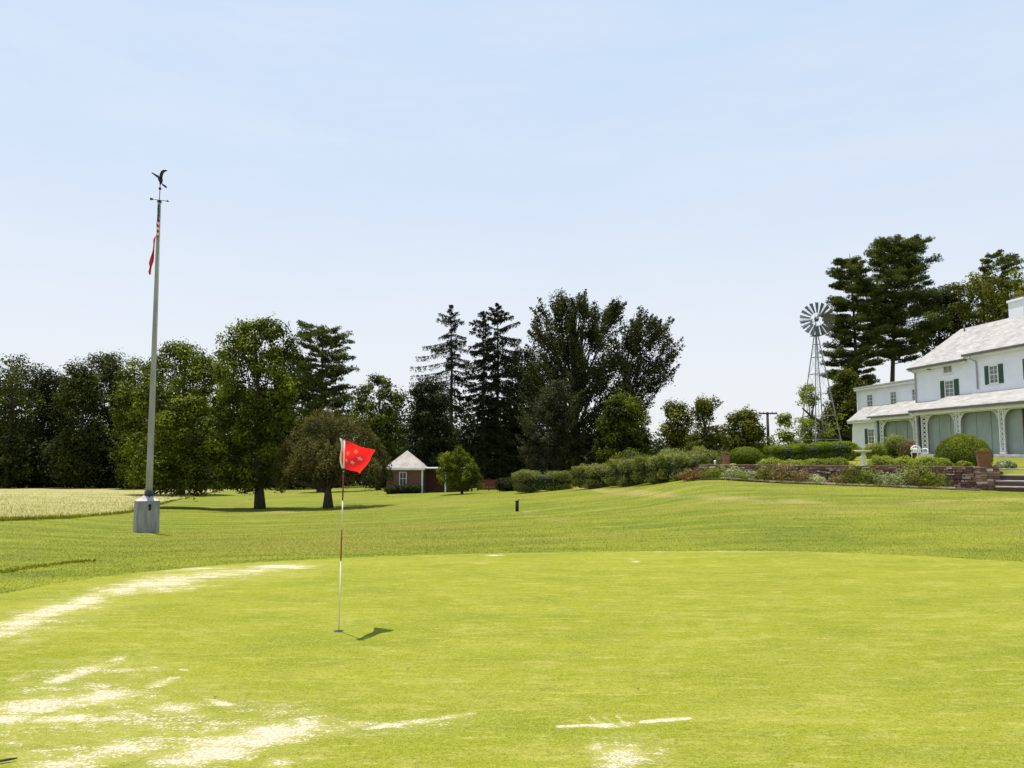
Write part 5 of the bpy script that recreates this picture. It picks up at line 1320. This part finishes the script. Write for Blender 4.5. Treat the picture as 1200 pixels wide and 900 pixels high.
def limp(name, label, rows, mt, stripes, ya=-.1, yb=.06):
    """rows: (py, pxL, pxR) of the hanging folds"""
    n = 30; V = []; U = []; W = []
    rp = [r[0] for r in rows]
    nr = 46
    for i in range(nr):
        py = rp[0]+(rp[-1]-rp[0])*i/(nr-1)
        l = np.interp(py, rp, [r[1] for r in rows]); r = np.interp(py, rp, [r[2] for r in rows])
        for j in range(n):
            t = j/(n-1)
            ph = t*math.pi*5+i*.05
            x = l+(r-l)*(.5+.5*math.sin(ph)*(.75+.25*math.sin(i*.3)))*1.0
            x = l*(1-t)*.35+r*t*.35+x*.65
            dy = ya+(yb-ya)*t+.035*math.cos(ph*1.3+i*.12)
            p = at(x, py, 28+dy); V.append(p)
            U.append((i/(nr-1))*1.15+t*.45); W.append(1.0 if (i/(nr-1) + .25*math.sin(ph)*0 + (t-.5)*.25) < .47 else 0.0)
    V = np.array(V); idx = np.arange(nr*n).reshape(nr, n)
    F = np.stack([idx[:-1,:-1], idx[:-1,1:], idx[1:,1:], idx[1:,:-1]], -1).reshape(-1, 4)
    o = big_mesh(name, V, F, mt, None, tuple(V[0]), attrs={'u': np.array(U), 'v': np.array(W)}, smooth=True)
    sm = o.modifiers.new('thick', 'SOLIDIFY'); sm.thickness = .004
    tag(o, label, 'flag')
limp('draped_flag', 'limp striped flag with blue field clinging to the top of the flagpole', [(239,184.3,187),(244,184.2,187.2),(258,183.4,187.6),(268,182.6,187.4),(275,182.0,187.2),(279,182.2,185.0)], flagcolor('striped_flag', True), True, -.13, -.09)
limp('red_flag', 'narrow limp red flag hanging left of the flagpole below the striped flag', [(277,181.0,182.6),(281,179.2,182),(286,179.5,181.6),(295,177.8,181.6),(303,175.6,180.8),(309,173.2,180.2),(313,174.4,178.6),(318,173.0,177.8),(322,174.6,176.6)], flagcolor('plain_red_flag', False), False, -.05, .08)

# ---------- golf pin ----------
gp = on_flat(397, 740); gp[2] = .004; b0 = np.array([gp[0], gp[1], 0.0])
pin = thing('golf_flagstick', b0, 'white and red golf flagstick in the hole with bright red star flag', 'golf flag')
ztop_ = zat(514.5, gp[1])
def zy(py): return zat(py, gp[1])
lean_x = at(398, 514, gp[1])[0]-b0[0]
def pp(z): return (b0[0]+.01*z, b0[1], z)
segs = [(740,657,.0062,'pin_white'),(657,621,.007,'pin_red'),(621,586.5,.007,'pin_white'),(586.5,553,.0078,'pin_red'),(553,514.5,.0085,'pin_white')]
for a, b_, r_, mm in segs:
    m1 = MB(); m1.tube([pp(max(zy(a), .0) if a < 739 else -.05), pp(zy(b_))], r_, 12); m1.build('pole_section', M[mm], pin)
m1 = MB(); m1.tube([pp(ztop_-.005), pp(ztop_+.02)], [.014,.012], 10); m1.ball(pp(ztop_+.026), .014, 10); m1.tube([pp(zy(552)), pp(zy(549))], .013, 10); m1.build('cap', M['iron'], pin)
# flag cloth with five stars
def pinflag():
    m, nt, b = mat('red_star_flag')
    uvn = nt.nodes.new('ShaderNodeAttribute'); uvn.attribute_name = 'star'
    nz = noise(nt, 30, 3)
    c = mixc(nt, nz, (.72,.010,.014), (.82,.018,.02))
    nt.links.new(c, b.inputs['Base Color']); b.inputs['Roughness'].default_value = .6
    tr = nt.nodes.new('ShaderNodeBsdfTranslucent'); tr.inputs[0].default_value = (.9,.015,.02,1)
    mx = nt.nodes.new('ShaderNodeMixShader'); mx.inputs[0].default_value = .5
    nt.links.new(b.outputs[0], mx.inputs[1]); nt.links.new(tr.outputs[0], mx.inputs[2]); nt.links.new(mx.outputs[0], nt.nodes['Material Output'].inputs[0])
    ms, nts, bs = mat('pale_star'); bs.inputs['Base Color'].default_value = (.9,.62,.54,1)
    ts = nts.nodes.new('ShaderNodeBsdfTranslucent'); ts.inputs[0].default_value = (.9,.5,.4,1); mxs = nts.nodes.new('ShaderNodeMixShader'); mxs.inputs[0].default_value = .45
    nts.links.new(bs.outputs[0], mxs.inputs[1]); nts.links.new(ts.outputs[0], mxs.inputs[2]); nts.links.new(mxs.outputs[0], nts.nodes['Material Output'].inputs[0])
    ms2 = ms.copy(); ms2.name = 'white_star'; ms2.node_tree.nodes['Principled BSDF'].inputs['Base Color'].default_value = (.9,.85,.85,1)
    Y0 = gp[1]
    A = at(400.5, 514, Y0); B = at(401.5, 549, Y0); Cc = at(439, 527.5, Y0+.44); Dd = at(425.5, 555, Y0+.50)
    def S(u, v, off=0):
        top = A*(1-u)+Cc*u; bot = B*(1-u)+Dd*u
        p = top*(1-v)+bot*v
        w = .034*math.sin(u*8.5+v*2.6)*u**.7+.016*math.sin(v*7+u*4)
        n = np.array([.85,-.5,0])
        return p+n*(w+off)+np.array([0,0,-.015*math.sin(math.pi*u)*(1-v)*1.0])
    n1, n2 = 40, 30; V = [S(i/n1, j/n2) for i in range(n1+1) for j in range(n2+1)]
    idx = np.arange((n1+1)*(n2+1)).reshape(n1+1, n2+1)
    F = np.stack([idx[:-1,:-1], idx[1:,:-1], idx[1:,1:], idx[:-1,1:]], -1).reshape(-1, 4)
    o = big_mesh('flag', np.array(V), F, m, pin, smooth=True)
    o['label'] = 'bright red golf flag with five pale stars'
    # stars (measured on the photo, in px)
    inv = []
    for k, (sx, sy, r_, rot, mt) in enumerate([(416.6,529.2,3.6,.2,ms2),(407.5,531.2,3.3,.5,ms),(421.2,537.5,3.7,.1,ms),(412.6,541.8,3.4,.3,ms),(405.6,540.0,3.0,.6,ms)]):
        # find (u,v) for the star's centre
        best = None
        for i in range(61):
            for j in range(61):
                p = S(i/60, j/60); q = proj(p[0], p[1], p[2]); d = (q[0]-sx)**2+(q[1]-sy)**2
                if best is None or d < best[0]: best = (d, i/60, j/60)
        _, u0, v0 = best; ru = r_/39; rv = r_/34
        m1 = MB()
        for off in (.004, -.004):
            vs = [S(u0, v0, off)]
            for q in range(10):
                rr = 1 if q % 2 == 0 else .42; a = rot+q*math.pi/5
                vs.append(S(u0+ru*rr*math.sin(a), v0-rv*rr*math.cos(a), off))
            m1.add(vs, [(0, q+1, (q+1) % 10+1) for q in range(10)])
        m1.build('star', mt, o)
    m1 = MB(); vs = [S(-.06, j/10) for j in range(11)]+[S(-.0, j/10) for j in range(11)]
    m1.add(vs, [(j, j+1, j+12, j+11) for j in range(10)]); m1.build('hem', M['pin_white'], o)
pinflag()
m1 = MB(); zh = gz(b0[0], b0[1])+.0085
hv = [(b0[0]+.054*math.cos(k*math.pi/12), b0[1]+.054*math.sin(k*math.pi/12), zh-.003) for k in range(24)]
m1.add(hv, [tuple(range(24))], 0)  # flat dark disc, the shade inside the hole put into its colour
o = m1.build('golf_hole', [M['iron'], M['pin_white']], None, (b0[0], b0[1], 0)); tag(o, 'dark golf hole in the green at the foot of the flagstick', 'golf hole')

# lawn post light (dark bollard)
bo = base(606, 35)
t = thing('bollard', bo, 'short black post standing alone on the lawn before the hedge block', 'post')
m1 = MB(); m1.tube([(bo[0],bo[1],bo[2]-.05),(bo[0],bo[1],bo[2]+.40)], .075, 12); m1.build('post', M['iron'], t)
m1 = MB(); m1.obox((bo[0],bo[1],bo[2]+.42), (.085,0,0), (0,.085,0), (0,0,.018)); m1.tube([(bo[0],bo[1],bo[2]+.43),(bo[0]+.06,bo[1],bo[2]+.47),(bo[0]+.12,bo[1],bo[2]+.5)], .018, 6); m1.build('spout', M['iron'], t)
# stick in the corner
sp_ = on_flat(6, 894)
m1 = MB(); q1 = on_flat(-8, 897); q2 = on_flat(8, 894.5); q3 = on_flat(20, 892.5)
for q in (q1, q2, q3): q[2] = .022
m1.tube([q1, q2, q3], [.008,.009,.004], 7); tag(m1.build('stick', M['bark'], None, (sp_[0], sp_[1], .01)), 'short dark stick lying in the bottom left corner of the green', 'stick')
# little leaves and clippings on the green
for k, (px, py, lab) in enumerate([(294,694,'tiny dark leaf on the green left of the flagstick'),(748,809,'tiny dark leaf on the green right of the painted line'),(252,819,'small dark leaf at the edge of a bare sandy patch'),(478,785,'tiny dark leaf on the green right below the flag shadow'),(1160,686,'tiny dark leaf on the green near the right edge')]):
    p = on_flat(px, py); m1 = MB(); m1.prism([(p[0]-.014,p[1],.012),(p[0],p[1]-.01,.016),(p[0]+.016,p[1]+.002,.02),(p[0],p[1]+.012,.014)], (0,0,.003))
    tag(m1.build('fallen_leaf', M['bark'], None, (p[0],p[1],.008)), lab, 'leaf', 'fallen leaves on the green')

# ---------- windmill ----------
WY = 72.0; wm0 = base(961, WY)
wm = thing('windmill', wm0, 'galvanised steel farm windmill with many-bladed wheel on a lattice tower', 'windmill')
zg = wm0[2]; ztw = zat(393, WY); xc = at(961, 522, WY)[0]; hb = at(982.5, 522, WY)[0]-at(939.5, 522, WY)[0]; 
def leg_at(f): # half width at height fraction
    return (hb/2)*(1-f)+.13*f
def corner(i, f):
    s_ = [(-1,-1),(1,-1),(1,1),(-1,1)][i]; h = leg_at(f); a = R(12)
    dx, dy = s_[0]*h*.93, s_[1]*h*.93
    return np.array([xc+dx*math.cos(a)-dy*math.sin(a), WY+dx*math.sin(a)+dy*math.cos(a), zg+(ztw-zg)*f])
for i in range(4):
    m1 = MB(); m1.bar(corner(i, 0)-np.array([0,0,.1]), corner(i, 1), .075); m1.build('tower_leg', M['galv'], wm)
levels = [.02,.20,.38,.55,.70,.83,.93]
for f in levels:
    m1 = MB()
    for i in range(4): m1.bar(corner(i, f), corner((i+1) % 4, f), .045)
    m1.build('girt', M['galv'], wm)
for k in range(len(levels)-1):
    m1 = MB(); w_ = .04 if k < 1 else .012
    for i in range(4):
        m1.bar(corner(i, levels[k]), corner((i+1) % 4, levels[k+1]), w_); m1.bar(corner((i+1) % 4, levels[k]), corner(i, levels[k+1]), w_)
    m1.build('brace', M['galv'], wm)
m1 = MB(); m1.box((xc-.42,WY-.42,ztw-.06), (xc+.42,WY+.42,ztw)); m1.build('platform', M['galv_dark'], wm)
m1 = MB(); hub = at(956.2, 374, WY-.45); m1.tube([(xc,WY,zg+(ztw-zg)*.05),(xc,WY,ztw+.2)], .02, 6); m1.tube([(xc,WY,ztw),(xc,WY,hub[2]+.1)], .07, 8); m1.build('mast', M['galv'], wm)
hub[0] = xc
fd = np.array([math.sin(R(-8)), -math.cos(R(-8)), 0.0]); rx_ = np.array([math.cos(R(-8)), math.sin(R(-8)), 0])
hub_w = hub.copy()
m1 = MB(); m1.tube([hub_w-fd*.5, hub_w+fd*.02], .14, 12); m1.ball(hub_w+fd*.02, .13, 12); m1.ball(hub_w-fd*.3+np.array([0,0,.08]), (.22,.22,.27), 12); m1.build('gearbox', M['galv_dark'], wm)
whl_R = 1.60
for k in range(18):
    a = 2*math.pi*(k+.5)/18; rd = rx_*math.cos(a)+U3*math.sin(a); tg = -rx_*math.sin(a)+U3*math.cos(a)
    m1 = MB(); vs = []
    for (r_, w_) in ((.62,.095),(whl_R,.235)):
        for s_ in (-1, 1):
            for d_ in (0, .006):
                vs.append(hub_w+rd*r_+tg*w_*s_*.80+fd*(w_*s_*.45+d_))
    m1.add(vs, [(0,2,6,4),(1,5,7,3),(0,4,5,1),(2,3,7,6),(0,1,3,2),(4,6,7,5)]); m1.build('blade', M['galv_dark'], wm)
for r_ in (.66, 1.25):
    m1 = MB(); ring = [hub_w+rx_*r_*math.cos(t)+U3*r_*math.sin(t)-fd*.03 for t in np.linspace(0, 2*math.pi, 37)]; m1.tube(ring, .014, 5, cap=False); m1.build('wheel_ring', M['galv'], wm)
m1 = MB()
for k in range(6):
    a = 2*math.pi*k/6; rd = rx_*math.cos(a)+U3*math.sin(a); m1.tube([hub_w, hub_w+rd*1.55-fd*.03], .012, 5)
m1.build('spoke', M['galv'], wm)
m1 = MB(); tb = hub_w-fd*.4; te = hub_w-fd*2.0; m1.bar(tb, te, .05)
m1.prism([te+U3*.42+fd*.1, te-U3*.42+fd*.1, te-fd*.9-U3*.28, te-fd*.9+U3*.28], rx_*.01); m1.build('tail_vane', M['galv_dark'], wm)
# ladder-like service pole box on the tower
# bare limb of the tree in front of the tower
m1 = MB(); a_ = at(940, 478, 71); b_ = at(950, 487, 71); c_ = at(961, 494, 72); d_ = at(966, 520, 73)
gl = gz(d_[0], 73)
tb_ = thing('leaning_tree', (d_[0], 73, gl), 'small crooked tree with a dark bare limb pointing left across the windmill legs', 'tree')
m1.tube([(d_[0]+.1,73,gl-.1), d_, c_, b_, a_], [.2,.17,.15,.11,.07], 7); m1.build('trunk', M['bark'], tb_)
Vs = [cluster(at(px, py, 71+q), r_, 70, .2, .7) for px, py, r_, q in ((942,462,.55,0),(948,470,.45,.5),(939,472,.45,-.3),(950,456,.4,.2),(978,500,.7,.5),(970,508,.6,-.5),(984,488,.55,0),(925,498,.6,.4),(915,508,.6,0),(935,492,.5,.2))]
leafobj(Vs, [RNG.random(len(v)) for v in Vs], 'crown', M['leaf_garden'], tb_)
# utility pole
up = base(901, 90); t = thing('utility_pole', up, 'dark wooden utility pole with short crossarm above the hedge', 'utility pole')
zt = zat(483, 90); m1 = MB(); m1.tube([(up[0],90,up[2]-.2),(up[0],90,zt)], [.2,.14], 10); m1.build('pole', M['wood_pole'], t)
m1 = MB(); m1.box((up[0]-1.05,89.72,zt-.25), (up[0]+1.05,89.84,zt-.08)); m1.build('crossarm', M['wood_pole'], t)
for q in (-.95, -.5, .5, .95):
    m1 = MB(); m1.tube([(up[0]+q,89.78,zt-.08),(up[0]+q,89.78,zt+.05)], [.04,.055], 8); m1.build('insulator', M['wood_pole'], t)

# ---------- camera, light ----------
cam = bpy.data.cameras.new('camera'); co = bpy.data.objects.new('camera', cam); COL.objects.link(co)
cam.sensor_width = 36; cam.lens = 27; cam.clip_start = .05; cam.clip_end = 9000
co.location = (0, 0, CZ); co.rotation_euler = (math.pi/2+PITCH, 0, 0); scene.camera = co
SAZ = math.atan2(-.62, .78); SEL = R(76)
sd = np.array([math.sin(SAZ)*math.cos(SEL), math.cos(SAZ)*math.cos(SEL), math.sin(SEL)])
from mathutils import Vector
sl = bpy.data.lights.new('sun', 'SUN'); so = bpy.data.objects.new('sun', sl); COL.objects.link(so)
sl.energy = 5.0; sl.angle = R(.55); sl.color = (1,.955,.88); so.location = (0,0,60)
so.rotation_euler = Vector(tuple(sd)).to_track_quat('Z', 'Y').to_euler()
wd = bpy.data.worlds.new('World'); scene.world = wd; wd.use_nodes = True
nt = wd.node_tree; bg = nt.nodes['Background']
sky = nt.nodes.new('ShaderNodeTexSky'); sky.sky_type = 'NISHITA'; sky.sun_disc = False
sky.sun_elevation = SEL; sky.sun_rotation = SAZ; sky.air_density = 1.0; sky.dust_density = 1.6; sky.ozone_density = 1.0; sky.altitude = 50
tc = nt.nodes.new('ShaderNodeTexCoord')
nz = noise(nt, 2.2, 6, .6, vec=tc.outputs['Generated'], stretch=(1,1,5)); nz2 = noise(nt, 5.5, 6, .65, vec=tc.outputs['Generated'], stretch=(1,1,7,.4))
sep = nt.nodes.new('ShaderNodeSeparateXYZ'); nt.links.new(tc.outputs['Generated'], sep.inputs[0])
low = ramp(nt, sep.outputs[2], .42, -.02)
veil = math_(nt, 'ADD', math_(nt, 'MULTIPLY', ramp(nt, nz, .38, .72), .16), math_(nt, 'MULTIPLY', ramp(nt, nz2, .45, .75), .07))
lowm = nt.nodes.new('ShaderNodeMapRange'); lowm.interpolation_type = 'SMOOTHERSTEP'
for i, v in enumerate((0, .42, 0, 1)): pass
lowm.inputs[1].default_value = 0.0; lowm.inputs[2].default_value = .45; lowm.inputs[3].default_value = .78; lowm.inputs[4].default_value = .50
nt.links.new(sep.outputs[2], lowm.inputs[0])
fac = math_(nt, 'ADD', lowm.outputs[0], veil, clamp=True)
grad = ramp(nt, sep.outputs[2], -.02, .50)
veilc = mixc(nt, grad, (6.25, 6.3, 6.5), (4.4, 5.4, 6.75))
veilc = mixc(nt, math_(nt, 'MULTIPLY', veil, 1.6, clamp=True), veilc, (6.1, 6.3, 6.7))
col = mixc(nt, .88, sky.outputs[0], veilc)
nt.links.new(col, bg.inputs[0]); bg.inputs[1].default_value = .10
vs_ = scene.view_settings; vs_.view_transform = 'Standard'; vs_.look = 'None'; vs_.exposure = 0.55; vs_.gamma = 1
scene.render.engine = 'CYCLES'
try:
    scene.cycles.max_bounces = 8; scene.cycles.transparent_max_bounces = 12; scene.cycles.use_denoising = True
except Exception: pass
